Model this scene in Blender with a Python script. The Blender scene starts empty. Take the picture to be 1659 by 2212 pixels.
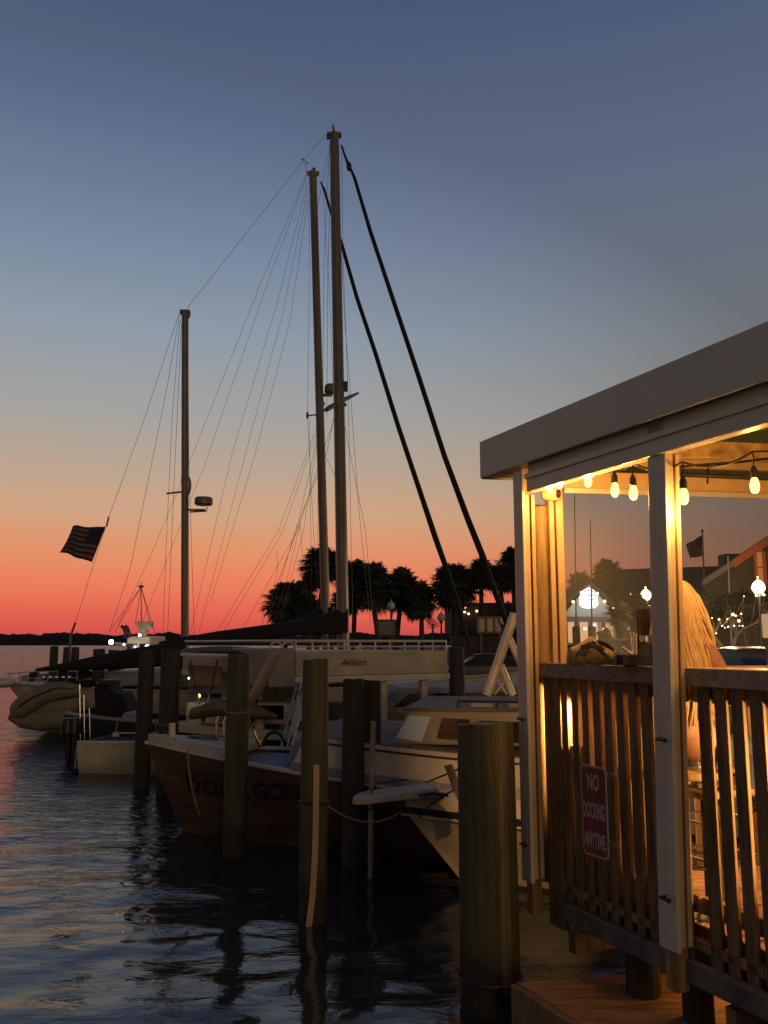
import bpy, bmesh, math, random
import numpy as np
from math import sin, cos, pi, radians, atan, sqrt
from mathutils import Vector as V, Matrix
random.seed(11)
sc = bpy.context.scene
C = sc.collection

# ---------------------------------------------------------------- camera maths (1659-wide picture coordinates -> world)
FP = 2800/1.507; TH = atan(428/2800); EYE = 2.2
def at(x, y, Y):
    u = (x-829.5)/FP; v = (1106-y)/FP
    r = V((u, cos(TH)-v*sin(TH), sin(TH)+v*cos(TH))); t = Y/r.y
    return V((r.x*t, Y, EYE+r.z*t))
def on_z(x, y, z):
    u = (x-829.5)/FP; v = (1106-y)/FP
    r = V((u, cos(TH)-v*sin(TH), sin(TH)+v*cos(TH))); t = (z-EYE)/r.z
    return V((r.x*t, r.y*t, z))

# ---------------------------------------------------------------- mesh builder
class MB:
    def __init__(s): s.v = []; s.f = []
    def add(s, vs, fs):
        o = len(s.v); s.v += [V(p) for p in vs]; s.f += [tuple(i+o for i in f) for f in fs]; return s
    def obox(s, p, a, b, c):
        p, a, b, c = V(p), V(a), V(b), V(c)
        return s.add([p, p+a, p+a+b, p+b, p+c, p+a+c, p+a+b+c, p+b+c],
                     [(0,3,2,1),(4,5,6,7),(0,1,5,4),(1,2,6,5),(2,3,7,6),(3,0,4,7)])
    def box(s, c, size, rz=0):
        c = V(c); a = V((cos(rz), sin(rz), 0))*size[0]; b = V((-sin(rz), cos(rz), 0))*size[1]; h = V((0,0,size[2]))
        return s.obox(c-a/2-b/2-h/2, a, b, h)
    def tube(s, pts, r, n=8, cap=True):
        pts = [V(p) for p in pts]
        if not hasattr(r, '__len__'): r = [r]*len(pts)
        o = len(s.v); up = None
        for i, p in enumerate(pts):
            t = (pts[min(i+1, len(pts)-1)]-pts[max(i-1, 0)])
            t = t.normalized() if t.length > 1e-9 else V((0,0,1))
            if up is None: up = V((0,0,1)) if abs(t.z) < .9 else V((1,0,0))
            a = up-t*up.dot(t)
            a = a.normalized() if a.length > 1e-6 else t.orthogonal().normalized()
            b = t.cross(a); up = a
            for k in range(n):
                w = 2*pi*k/n; s.v.append(p+(a*cos(w)+b*sin(w))*r[i])
        for i in range(len(pts)-1):
            for k in range(n):
                k2 = (k+1) % n; s.f.append((o+i*n+k, o+i*n+k2, o+(i+1)*n+k2, o+(i+1)*n+k))
        if cap:
            s.f.append(tuple(o+k for k in reversed(range(n)))); e = o+(len(pts)-1)*n; s.f.append(tuple(e+k for k in range(n)))
        return s
    def loft(s, rings, cap=True, closed=True):
        o = len(s.v); n = len(rings[0])
        for r in rings: s.v += [V(p) for p in r]
        m = n if closed else n-1
        for i in range(len(rings)-1):
            for k in range(m):
                k2 = (k+1) % n; s.f.append((o+i*n+k, o+i*n+k2, o+(i+1)*n+k2, o+(i+1)*n+k))
        if cap and closed:
            s.f.append(tuple(o+k for k in reversed(range(n)))); e = o+(len(rings)-1)*n; s.f.append(tuple(e+k for k in range(n)))
        return s
    def ell(s, c, r, nu=14, nv=9, rz=0):
        c = V(c); rings = []
        for j in range(1, nv):
            ph = pi*j/nv; rings.append([c+Matrix.Rotation(rz, 3, 'Z')@V((r[0]*sin(ph)*cos(2*pi*k/nu), r[1]*sin(ph)*sin(2*pi*k/nu), -r[2]*cos(ph))) for k in range(nu)])
        return s.loft(rings)
    def lathe(s, c, prof, n=16):
        c = V(c); return s.loft([[c+V((max(r,.0005)*cos(2*pi*k/n), max(r,.0005)*sin(2*pi*k/n), z)) for k in range(n)] for r, z in prof])
    def prism(s, pts, ex):
        pts = [V(p) for p in pts]; ex = V(ex); n = len(pts)
        return s.add(pts+[p+ex for p in pts], [tuple(reversed(range(n))), tuple(range(n, 2*n))]+[(i, (i+1) % n, n+(i+1) % n, n+i) for i in range(n)])

def rootloc(o):
    while o.parent: o = o.parent
    return V(o.location)
def obj(name, mb, mat, parent=None, smooth=False, bevel=0, label=None):
    me = bpy.data.meshes.new(name)
    off = rootloc(parent) if parent else V((0,0,0))
    me.from_pydata([tuple(v-off) for v in mb.v], [], mb.f); me.update()
    if mat: me.materials.append(mat)
    bm = bmesh.new(); bm.from_mesh(me); bmesh.ops.recalc_face_normals(bm, faces=bm.faces); bm.to_mesh(me); bm.free()
    if smooth:
        for p in me.polygons: p.use_smooth = True
        try: me.set_sharp_from_angle(angle=radians(40))
        except Exception: pass
    o = bpy.data.objects.new(name, me); C.objects.link(o)
    if parent: o.parent = parent
    if bevel:
        m = o.modifiers.new('bevel', 'BEVEL'); m.width = bevel; m.segments = 2; m.limit_method = 'ANGLE'
    if label: o['label'] = label
    return o
def tag(o, label, cat, group=None, kind=None):
    if label: o['label'] = label
    if cat: o['category'] = cat
    if group: o['group'] = group
    if kind: o['kind'] = kind
    return o
def thing(name, loc, label, cat, group=None):
    o = bpy.data.objects.new(name, None); C.objects.link(o); o.location = loc; o.empty_display_size = .2
    return tag(o, label, cat, group)
def struct(name, mb, mat, **k):
    o = obj(name, mb, mat, **k); o['kind'] = 'structure'; return o
def light(name, loc, e, col, r=.03, parent=None):
    l = bpy.data.lights.new(name, 'POINT'); l.energy = e; l.color = col; l.shadow_soft_size = r
    o = bpy.data.objects.new(name, l); C.objects.link(o); o.location = V(loc)-(rootloc(parent) if parent else V((0,0,0)))
    if parent: o.parent = parent
    return o
def text_mb(s, p, right, up, size, ext=.003, shear=0, bold=0, align='CENTER'):
    cu = bpy.data.curves.new('txt', 'FONT'); cu.body = s; cu.size = 1; cu.extrude = 0; cu.shear = shear; cu.offset = bold; cu.align_x = align; cu.align_y = 'CENTER'
    cu.resolution_u = 3
    o = bpy.data.objects.new('txt', cu); C.objects.link(o); dg = bpy.context.evaluated_depsgraph_get()
    me = bpy.data.meshes.new_from_object(o.evaluated_get(dg))
    right = V(right).normalized(); up = V(up).normalized(); nr = right.cross(up)
    mb = MB(); mb.add([V(p)+right*v.co.x*size[0]+up*v.co.y*size[1]+nr*ext for v in me.vertices], [tuple(f.vertices) for f in me.polygons])
    bpy.data.objects.remove(o); bpy.data.meshes.remove(me); bpy.data.curves.remove(cu)
    return mb

# ---------------------------------------------------------------- materials
def lin(c): return tuple((x/12.92 if x <= .04045 else ((x+.055)/1.055)**2.4) for x in c)
def mat(name, col, rough=.6, metal=0, var=.25, scale=6, stretch=(1,1,1), bump=.1, col2=None, spec=.5, coat=0, detail=6, dist=.01):
    m = bpy.data.materials.new(name); m.use_nodes = True; nt = m.node_tree; b = nt.nodes['Principled BSDF']
    tc = nt.nodes.new('ShaderNodeTexCoord'); mp = nt.nodes.new('ShaderNodeMapping'); mp.inputs['Scale'].default_value = stretch
    nt.links.new(tc.outputs['Object'], mp.inputs[0])
    nz = nt.nodes.new('ShaderNodeTexNoise'); nz.inputs['Scale'].default_value = scale; nz.inputs['Detail'].default_value = detail; nz.inputs['Roughness'].default_value = .6
    nt.links.new(mp.outputs[0], nz.inputs[0])
    cr = nt.nodes.new('ShaderNodeValToRGB'); e = cr.color_ramp.elements
    c2 = col2 if col2 else tuple(x*(1-var*1.6) for x in col)
    e[0].position = .3; e[0].color = (*c2, 1); e[1].position = .7; e[1].color = (*[min(1, x*(1+var*.5)) for x in col], 1)
    nt.links.new(nz.outputs[0], cr.inputs[0]); nt.links.new(cr.outputs[0], b.inputs['Base Color'])
    rr = nt.nodes.new('ShaderNodeMapRange'); rr.inputs[3].default_value = max(.03, rough-.12); rr.inputs[4].default_value = min(1, rough+.12)
    nt.links.new(nz.outputs[0], rr.inputs[0]); nt.links.new(rr.outputs[0], b.inputs['Roughness'])
    b.inputs['Metallic'].default_value = metal; b.inputs['Specular IOR Level'].default_value = spec; b.inputs['Coat Weight'].default_value = coat
    if bump:
        n2 = nt.nodes.new('ShaderNodeTexNoise'); n2.inputs['Scale'].default_value = scale*4; n2.inputs['Detail'].default_value = 5
        nt.links.new(mp.outputs[0], n2.inputs[0])
        bp = nt.nodes.new('ShaderNodeBump'); bp.inputs['Strength'].default_value = bump; bp.inputs['Distance'].default_value = dist
        nt.links.new(n2.outputs[0], bp.inputs['Height']); nt.links.new(bp.outputs[0], b.inputs['Normal'])
    return m
def emit(name, col, st):
    m = bpy.data.materials.new(name); m.use_nodes = True; b = m.node_tree.nodes['Principled BSDF']
    b.inputs['Base Color'].default_value = (*col, 1); b.inputs['Emission Color'].default_value = (*col, 1); b.inputs['Emission Strength'].default_value = st
    return m
M = {}
M['alu'] = mat('painted_aluminium', (.62,.57,.49), .25, 0, .07, 2, (2,2,.3), .03)
M['fascia'] = mat('fascia_paint', (.56,.55,.46), .45, 0, .08, 1.4, (1,1,.6), .04)
M['cream'] = mat('cream_interior_paint', (.66,.46,.25), .38, 0, .15, 3, (1,1,1), .1)
M['picket'] = mat('stained_picket_wood', (.23,.145,.07), .6, 0, .4, 5, (6,6,.6), .4, dist=.006)
M['timber'] = mat('timber_post_wood', (.36,.23,.10), .6, 0, .35, 4, (5,5,.5), .35)
M['greyboard'] = mat('weathered_grey_board', (.33,.28,.23), .7, 0, .3, 5, (4,4,4), .5)
M['plank'] = mat('deck_planks', (.40,.21,.085), .65, 0, .35, 3, (1,6,1), .4)
M['rust'] = mat('peeling_beam_paint', (.62,.44,.2), .6, 0, .3, 14, (1,1,1), .4, col2=(.28,.14,.05))
M['green'] = mat('green_roof_panel', (.05,.17,.12), .5, 0, .3, 2)
M['black'] = mat('black_rubber', (.012,.012,.014), .5, 0, .2, 8)
M['darkmetal'] = mat('dark_metal', (.03,.028,.026), .45, .5, .2, 8)
M['chrome'] = mat('polished_steel', (.6,.58,.55), .22, 1, .1, 8, bump=.03)
M['redsign'] = mat('red_sign_paint', (.22,.042,.038), .6, 0, .35, 9)
M['whitepaint'] = mat('white_sign_paint', (.5,.43,.38), .5, 0, .1, 8)
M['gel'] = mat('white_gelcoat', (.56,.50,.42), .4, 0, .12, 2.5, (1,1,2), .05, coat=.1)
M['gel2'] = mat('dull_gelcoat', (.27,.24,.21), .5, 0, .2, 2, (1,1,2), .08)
M['cream_hull'] = mat('cream_hull_paint', (.45,.40,.31), .5, 0, .2, 2, (1,1,2), .05)
M['bluegrey'] = mat('blue_grey_canvas', (.26,.27,.33), .8, 0, .2, 4, bump=.3)
M['side'] = mat('worn_grey_deck', (.16,.14,.13), .8, 0, .3, 4, bump=.3)
M['brownhull'] = mat('brown_hull_planks', (.115,.062,.036), .6, 0, .45, 1.6, (.6,1,5), .5, dist=.01)
M['letter'] = mat('dark_hull_lettering', (.018,.010,.008), .6, 0, .3, 8)
M['navy'] = mat('navy_canvas', (.012,.013,.022), .8, 0, .3, 5, bump=.3)
M['darkcover'] = mat('black_sail_cover', (.012,.009,.010), .9, 0, .3, 3, bump=.4)
M['tan'] = mat('tan_canvas', (.20,.145,.10), .8, 0, .2, 3, bump=.3)
M['slide'] = mat('tan_slide_plastic', (.36,.25,.17), .5, 0, .15, 3, bump=.05)
M['mast'] = mat('grey_mast_paint', (.16,.135,.115), .4, .2, .2, 3, (3,3,.5), .05)
M['mast2'] = mat('brown_mast_paint', (.18,.14,.105), .45, .1, .2, 3, (3,3,.5), .05)
M['wire'] = mat('rigging_wire', (.13,.11,.11), .5, .3, .1, 8, bump=0)
M['rope'] = mat('pale_rope', (.22,.17,.12), .9, 0, .3, 30, bump=.5)
M['inflat'] = mat('dinghy_fabric', (.20,.165,.125), .7, 0, .25, 3, bump=.2)
M['glassdark'] = mat('dark_window_glass', (.02,.022,.025), .12, 0, .1, 3, bump=0, spec=.8)
M['glasspale'] = mat('windscreen_painted_sky', (.30,.33,.38), .3, 0, .1, 3, bump=0, spec=.8)  # pale blue-grey base colour stands in for reflected sky
M['frond'] = mat('palm_frond', (.035,.04,.016), .6, 0, .4, 2, bump=0)
M['frond_lit'] = mat('lamplit_palm_frond', (.16,.13,.05), .7, 0, .4, 2, bump=0)  # paler copy of the frond colour, lamplight put into the tone
M['trunk'] = mat('palm_trunk_bark', (.06,.045,.035), .9, 0, .4, 5, (1,1,4), .6, dist=.03)
M['bark'] = mat('pale_bark', (.22,.17,.11), .9, 0, .3, 8, bump=.5)
M['leaf'] = mat('dark_leaves', (.06,.06,.025), .7, 0, .4, 3, bump=0)
M['wall_dark'] = mat('dark_clapboard', (.12,.09,.065), .8, 0, .2, 2)
M['roof_dark'] = mat('dark_shingle_roof', (.05,.042,.036), .9, 0, .3, 3, bump=.4)
M['siding'] = mat('white_siding', (.7,.7,.68), .6, 0, .1, 3)
M['pinkwall'] = mat('pink_wall', (.35,.16,.15), .7, 0, .2, 2)
M['orange'] = mat('orange_trim_paint', (.65,.17,.04), .6, 0, .15, 2)
M['ground'] = mat('shore_asphalt', (.05,.045,.04), .9, 0, .3, .5, bump=.3)
M['concrete'] = mat('seawall_concrete', (.18,.165,.15), .9, 0, .3, 1, bump=.5)
M['woods'] = mat('far_shore_woods', (.012,.013,.018), .95, 0, .3, .05, bump=0)
M['carpaint'] = mat('black_car_paint', (.010,.010,.010), .35, 0, .1, 3, bump=0, coat=.1)
M['carglass'] = mat('car_glass', (.01,.011,.011), .2, 0, .1, 3, bump=0, spec=.3)
M['straw'] = mat('woven_straw', (.62,.40,.18), .8, 0, .4, 60, bump=.9)
M['strap'] = mat('brown_leather_strap', (.05,.025,.015), .5, 0, .3, 10)
M['hair'] = mat('blonde_hair', (.82,.58,.30), .5, 0, .18, 9, (9,9,.8), .1, dist=.01)
M['skin'] = mat('skin', (.55,.30,.19), .5, 0, .06, 10, bump=.05)
M['cloth'] = mat('pink_knit_top', (.45,.24,.18), .9, 0, .15, 20, bump=.3)
M['jeans'] = mat('blue_denim', (.05,.07,.12), .9, 0, .2, 30, bump=.3)
M['paper'] = mat('paper', (.75,.68,.55), .7, 0, .05, 10)
M['caddy'] = mat('dark_caddy_plastic', (.007,.005,.008), .4, 0, .1, 10)
M['menu'] = mat('maroon_menu_cover', (.03,.012,.014), .5, 0, .2, 10)
M['bulb'] = emit('warm_bulb_glow', (1,.60,.12), 4)
M['bulbw'] = emit('fairy_bulb_glow', (1,.62,.28), 6)
M['globe'] = emit('lit_lamp_globe', (1,.68,.22), 9)
M['globeoff'] = mat('unlit_lamp_globe', (.3,.3,.3), .3, 0, .1, 3, bump=0)
M['white_l'] = emit('white_floodlight', (1,.9,.8), 12)
M['red_l'] = emit('red_lamp', (1,.35,.3), 6)
M['signlit'] = emit('backlit_sign_face', (1,.97,.86), 1.5)
M['warmwin'] = emit('lit_window', (1,.55,.25), .8)
M['orangewin'] = emit('dim_lit_window', (.8,.35,.1), .35)
M['flame'] = emit('candle_flame', (1,.5,.12), 30)
M['brass'] = mat('polished_brass', (.6,.35,.12), .2, 1, .1, 8, bump=0)
M['whisk'] = mat('bluish_sign_ink', (.05,.09,.22), .5, 0, .1, 8)
M['board'] = mat('grey_notice_board', (.09,.075,.08), .4, 0, .2, 2)
M['boardp'] = mat('pink_grey_panel', (.20,.13,.13), .4, 0, .2, 2)

# piles: timber with a wet, weedy band above the water
def pile_mat():
    m = mat('marine_pile_wood', (.076,.067,.036), .75, 0, .35, 3, (6,6,.35), .7, dist=.02)
    nt = m.node_tree; b = nt.nodes['Principled BSDF']; src = b.inputs['Base Color'].links[0].from_socket
    g = nt.nodes.new('ShaderNodeNewGeometry'); sx = nt.nodes.new('ShaderNodeSeparateXYZ'); nt.links.new(g.outputs['Position'], sx.inputs[0])
    nz = nt.nodes.new('ShaderNodeTexNoise'); nz.inputs['Scale'].default_value = 5; nt.links.new(g.outputs['Position'], nz.inputs[0])
    ad = nt.nodes.new('ShaderNodeMath'); ad.operation = 'MULTIPLY_ADD'; ad.inputs[1].default_value = .3; nt.links.new(nz.outputs[0], ad.inputs[0]); nt.links.new(sx.outputs[2], ad.inputs[2])
    mr = nt.nodes.new('ShaderNodeMapRange'); mr.inputs[1].default_value = .42; mr.inputs[2].default_value = .58; nt.links.new(ad.outputs[0], mr.inputs[0])
    mx = nt.nodes.new('ShaderNodeMix'); mx.data_type = 'RGBA'; mx.inputs[6].default_value = (.022,.016,.010,1)
    nt.links.new(mr.outputs[0], mx.inputs[0]); nt.links.new(src, mx.inputs[7]); nt.links.new(mx.outputs[2], b.inputs['Base Color'])
    return m
M['pile'] = pile_mat()
M['piledark'] = mat('tarred_pile_wood', (.05,.038,.028), .8, 0, .3, 3, (6,6,.35), .6, dist=.02)

def vinyl():
    m = bpy.data.materials.new('clear_vinyl'); m.use_nodes = True; nt = m.node_tree; nt.nodes.clear()
    o = nt.nodes.new('ShaderNodeOutputMaterial'); t = nt.nodes.new('ShaderNodeBsdfTransparent'); t.inputs[0].default_value = (.70,.74,.80,1)
    g = nt.nodes.new('ShaderNodeBsdfGlossy'); g.inputs['Roughness'].default_value = .38; g.inputs[0].default_value = (.9,.9,.9,1)
    mx = nt.nodes.new('ShaderNodeMixShader'); mx.inputs[0].default_value = .03
    nt.links.new(t.outputs[0], mx.inputs[1]); nt.links.new(g.outputs[0], mx.inputs[2]); nt.links.new(mx.outputs[0], o.inputs[0]); return m
M['vinyl'] = vinyl()
def wake(name):  # plain glass-like
    m = bpy.data.materials.new(name); m.use_nodes = True; b = m.node_tree.nodes['Principled BSDF']
    b.inputs['Transmission Weight'].default_value = .9; b.inputs['Roughness'].default_value = .05; b.inputs['Base Color'].default_value = (.9,.9,.85,1); return m
M['glass'] = wake('clear_glass')

def flag_mat(name):
    m = mat(name, (.3,.02,.025), .8, 0, .05, 5, bump=0); return m
M['flagred'] = mat('flag_red_stripes', (.06,.010,.012), .9, 0, .1, 5, bump=0)
M['flagwhite'] = mat('flag_white_stripes', (.13,.11,.11), .9, 0, .1, 5, bump=0)
M['flagblue'] = mat('flag_blue_canton', (.015,.018,.05), .9, 0, .1, 5, bump=0)

# ---------------------------------------------------------------- world
w = bpy.data.worlds.new('World'); sc.world = w; w.use_nodes = True; nt = w.node_tree; nt.nodes.clear()
N = nt.nodes.new; L = nt.links.new
out = N('ShaderNodeOutputWorld'); bg = N('ShaderNodeBackground'); L(bg.outputs[0], out.inputs[0])
tc = N('ShaderNodeTexCoord'); nm = N('ShaderNodeVectorMath'); nm.operation = 'NORMALIZE'; L(tc.outputs['Generated'], nm.inputs[0])
sp = N('ShaderNodeSeparateXYZ'); L(nm.outputs[0], sp.inputs[0])
def ramp(stops):
    r = N('ShaderNodeValToRGB'); r.color_ramp.interpolation = 'EASE' if False else 'LINEAR'; el = r.color_ramp.elements
    while len(el) < len(stops): el.new(.5)
    for e, (p, c) in zip(el, stops): e.position = p; e.color = (*lin(tuple(x/255 for x in c)), 1)
    return r
glow = ramp([(0,(186,66,72)),(.015,(212,82,76)),(.04,(228,102,83)),(.068,(232,124,90)),(.105,(224,144,104)),(.145,(207,160,126)),(.20,(182,163,144)),
             (.265,(160,160,158)),(.34,(142,154,166)),(.43,(121,136,162)),(.53,(98,113,145)),(.64,(73,88,121)),(1,(50,58,84))])
away = ramp([(0,(98,84,66)),(.06,(104,88,70)),(.15,(98,90,78)),(.3,(84,82,78)),(.5,(68,70,78)),(1,(52,60,84))])
# gentle bands of thin cloud near the horizon
nz = N('ShaderNodeTexNoise'); nz.inputs['Scale'].default_value = 2.2; nz.inputs['Detail'].default_value = 4
mpn = N('ShaderNodeMapping'); mpn.inputs['Scale'].default_value = (1,1,22); L(nm.outputs[0], mpn.inputs[0]); L(mpn.outputs[0], nz.inputs[0])
nm2 = N('ShaderNodeMath'); nm2.operation = 'MULTIPLY_ADD'; nm2.inputs[1].default_value = .022; L(nz.outputs[0], nm2.inputs[0])
sb = N('ShaderNodeMath'); sb.operation = 'SUBTRACT'; sb.inputs[1].default_value = .011; L(sp.outputs[2], sb.inputs[0]); L(sb.outputs[0], nm2.inputs[2])
L(nm2.outputs[0], glow.inputs[0]); L(sp.outputs[2], away.inputs[0])
dt = N('ShaderNodeVectorMath'); dt.operation = 'DOT_PRODUCT'; az = radians(-20); dt.inputs[1].default_value = (sin(az), cos(az), 0); L(nm.outputs[0], dt.inputs[0])
mr = N('ShaderNodeMapRange'); mr.inputs[1].default_value = .50; mr.inputs[2].default_value = .97; mr.interpolation_type = 'SMOOTHSTEP'; L(dt.outputs['Value'], mr.inputs[0])
mx = N('ShaderNodeMix'); mx.data_type = 'RGBA'; L(mr.outputs[0], mx.inputs[0]); L(away.outputs[0], mx.inputs[6]); L(glow.outputs[0], mx.inputs[7])
sky = N('ShaderNodeTexSky'); sky.sky_type = 'NISHITA'; sky.sun_disc = False; sky.sun_elevation = radians(-3); sky.sun_rotation = radians(-14)
el_ = N('ShaderNodeMapRange'); el_.inputs[1].default_value = .15; el_.inputs[2].default_value = .6; el_.inputs[3].default_value = 0; el_.inputs[4].default_value = .75; L(sp.outputs[2], el_.inputs[0])
fm = N('ShaderNodeMath'); fm.operation = 'MAXIMUM'; L(mr.outputs[0], fm.inputs[0])
fw = N('ShaderNodeMapRange'); fw.inputs[1].default_value = 0; fw.inputs[2].default_value = .5; L(dt.outputs['Value'], fw.inputs[0]); f2 = N('ShaderNodeMath'); f2.operation = 'MULTIPLY'; L(el_.outputs[0], f2.inputs[0]); L(fw.outputs[0], f2.inputs[1]); L(f2.outputs[0], fm.inputs[1]); L(fm.outputs[0], mx.inputs[0])
ad = N('ShaderNodeMix'); ad.data_type = 'RGBA'; ad.blend_type = 'ADD'; ad.inputs[0].default_value = .05; L(mx.outputs[2], ad.inputs[6]); L(sky.outputs[0], ad.inputs[7])
L(ad.outputs[2], bg.inputs[0]); bg.inputs[1].default_value = 1.0

sun = bpy.data.lights.new('harbour_glow', 'SUN'); sun.energy = .36; sun.angle = radians(25); sun.color = (1,.70,.38)
so = bpy.data.objects.new('harbour_glow', sun); C.objects.link(so)
so.rotation_euler = V((-.34,.88,-.20)).to_track_quat('-Z', 'Y').to_euler()

# ---------------------------------------------------------------- water
def water():
    ys = np.concatenate([np.linspace(-14, 1.5, 60), 1.5*np.power(60/1.5, np.linspace(0, 1, 640))[1:], 60*np.power(3500/60, np.linspace(0, 1, 50))[1:]])
    nx = 420; us = np.linspace(-1, 1, nx)
    Yg, U = np.meshgrid(ys, us, indexing='ij'); Xg = U*(np.abs(Yg)*.75+9)
    rs = np.random.RandomState(4); Z = np.zeros_like(Xg)
    dist = np.sqrt(Xg**2+Yg**2)
    step = np.maximum(np.gradient(ys)[:, None], (np.abs(Yg)*.75+9)*2/nx)
    for i in range(46):
        lam = .16*(1.5/.16)**rs.rand(); th = radians(-75)+rs.randn()*.45
        k = 2*pi/lam; a = .0019*lam**.75*(.6+.8*rs.rand())
        fade = np.clip((lam/step-3)/4, 0, 1)
        ph = k*(Xg*cos(th)+Yg*sin(th))+rs.rand()*2*pi+.5*np.sin(Xg*.6+Yg*.35*rs.rand()+i)
        Z += a*np.sin(ph)*fade
    calm = .55+.45*np.sin(Xg*.5+1.3*np.sin(Yg*.35))*np.sin(Yg*.42+Xg*.2)
    Z *= .35+.75*calm
    Z *= np.clip(1-(dist-45)/60, 0, 1)
    co = np.stack([Xg, Yg, Z], -1).reshape(-1, 3); R = len(ys)
    idx = np.arange(R*nx).reshape(R, nx); q = np.stack([idx[:-1,:-1], idx[:-1,1:], idx[1:,1:], idx[1:,:-1]], -1).reshape(-1, 4)
    me = bpy.data.meshes.new('water'); me.vertices.add(len(co)); me.vertices.foreach_set('co', co.ravel())
    me.loops.add(q.size); me.loops.foreach_set('vertex_index', q.ravel().astype(np.int32))
    me.polygons.add(len(q)); me.polygons.foreach_set('loop_start', (np.arange(len(q))*4).astype(np.int32)); me.polygons.foreach_set('loop_total', np.full(len(q), 4, np.int32))
    me.update(); me.validate()
    me.polygons.foreach_set('use_smooth', np.ones(len(q), bool))
    m = bpy.data.materials.new('harbour_water'); m.use_nodes = True; t = m.node_tree; b = t.nodes['Principled BSDF']
    b.inputs['Base Color'].default_value = (.018,.024,.028,1);  b.inputs['IOR'].default_value = 1.6
    g = t.nodes.new('ShaderNodeNewGeometry'); mp = t.nodes.new('ShaderNodeMapping'); mp.inputs['Scale'].default_value = (1,2.2,1); mp.inputs['Rotation'].default_value = (0,0,radians(14)); t.links.new(g.outputs['Position'], mp.inputs[0])
    n1 = t.nodes.new('ShaderNodeTexNoise'); n1.inputs['Scale'].default_value = 2.6; n1.inputs['Detail'].default_value = 5; n1.inputs['Distortion'].default_value = .6; t.links.new(mp.outputs[0], n1.inputs[0])
    sp_ = t.nodes.new('ShaderNodeVectorMath'); sp_.operation = 'LENGTH'; t.links.new(g.outputs['Position'], sp_.inputs[0])
    rg = t.nodes.new('ShaderNodeMapRange'); rg.inputs[1].default_value = 8; rg.inputs[2].default_value = 60; rg.inputs[3].default_value = .06; rg.inputs[4].default_value = .25; t.links.new(sp_.outputs['Value'], rg.inputs[0]); t.links.new(rg.outputs[0], b.inputs['Roughness'])
    bp = t.nodes.new('ShaderNodeBump'); bp.inputs['Strength'].default_value = .8; bd = t.nodes.new('ShaderNodeMapRange'); bd.inputs[1].default_value = 7; bd.inputs[2].default_value = 70; bd.inputs[3].default_value = .011; bd.inputs[4].default_value = .55; t.links.new(sp_.outputs['Value'], bd.inputs[0]); t.links.new(bd.outputs[0], bp.inputs['Distance'])
    t.links.new(n1.outputs[0], bp.inputs['Height']); t.links.new(bp.outputs[0], b.inputs['Normal'])
    me.materials.append(m); o = bpy.data.objects.new('water', me); C.objects.link(o); o['kind'] = 'structure'
water()

# ---------------------------------------------------------------- far shore
mb = MB(); rings = []
xs = np.linspace(-1400, 1200, 700)
for i, x in enumerate(xs):
    Y = 1000; h = 12.2+1.1*sin(i*.21)+.8*sin(i*.53+1)+random.random()*1.5+(1.4 if random.random() < .1 else 0)
    rings.append([V((x,Y,-.5)), V((x,Y+3,h*.55)), V((x,Y+12,h)), V((x,Y+40,h*.9)), V((x,Y+80,-.5))])
mb.loft(rings)
tag(obj('far_woods', mb, M['woods']), 'dark low wooded shore along the horizon across the water', 'woods', kind='stuff')

GZ = .65
mb = MB(); mb.add([(-7.5,46,GZ),(60,30,GZ),(60,14,GZ),(300,14,GZ),(300,420,GZ),(-6,420,GZ)], [(0,1,2,3,4,5)])
struct('shore_ground', mb, M['ground'])
mb = MB(); mb.obox((-7.5,45.7,-1.5), (67.5,-16,0), (0,.3,0), (0,0,2.25)); mb.obox((-7.8,45.6,-1.5), (.3,0,0), (0,370,0), (0,0,2.25)); mb.obox((60,13.7,-1.5),(0,16,0),(.3,0,0),(0,0,2.25))
tag(obj('sea_wall', mb, M['concrete']), 'low concrete sea wall edging the shore behind the boats', 'sea wall')

# ---------------------------------------------------------------- piles
def pile(px, top_y, wl_y, wpx, label, mat_='pile', lean=(0,0), Y=None, group='mooring piles in the marina'):
    if Y is None: p = on_z(px, wl_y, 0)
    else: p = at(px, 1390, Y); p.z = 0
    r = wpx*p.y/FP/2*1.0; zt = at(px, top_y, p.y).z
    mb = MB(); pts = []; rr = []
    n = 14
    ring = []
    sd = random.random()*6
    for i in range(n+1):
        z = -1.5+(zt+1.5)*i/n; row = []
        for k in range(20):
            a = 2*pi*k/20; q = r*(1.05-.05*i/n)*(1+.018*sin(3*a+sd)+.012*sin(7*a+sd*2+i*.2))
            if i == n: q *= .97
            row.append(V((p.x+lean[0]*(z)+q*cos(a), p.y+lean[1]*z+q*sin(a), z+(.010*sin(a+sd)*r/.15+.004*sin(5*a) if i == n else 0))))
        ring.append(row)
    mb.loft(ring)
    o = obj('mooring_pile', mb, M[mat_], smooth=True)
    tag(o, label, 'pile', group); return o, p, r, zt
P1, p1, r1, z1 = pile(1060, 1562, 2172, 119, 'thickest timber pile, nearest, right beside the open shed', lean=(-.004,0))
P2, p2, r2, z2 = pile(675, 1424, 1990, 56, 'timber pile with a pale batten down its side, before the brown hull')
P3, p3, r3, z3 = pile(764, 1467, 0, 46, 'left pile of the dark pair touching each other', 'piledark', Y=9.0)
P3b, p3b, r3b, z3b = pile(803, 1470, 0, 40, 'right pile of the dark pair touching each other', 'piledark', Y=9.2)
P4, p4, r4, z4 = pile(506, 1413, 1850, 48, 'brown pile standing between the hull letters DO and GON')
P5, p5, r5, z5 = pile(306, 1405, 1700, 33, 'slim pile between the small cream motorboat and the brown bow', 'piledark')
P6, p6, r6, z6 = pile(371, 1403, 0, 41, 'tarred pile just behind the brown boat bow deck', 'piledark', Y=13.2)
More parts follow.
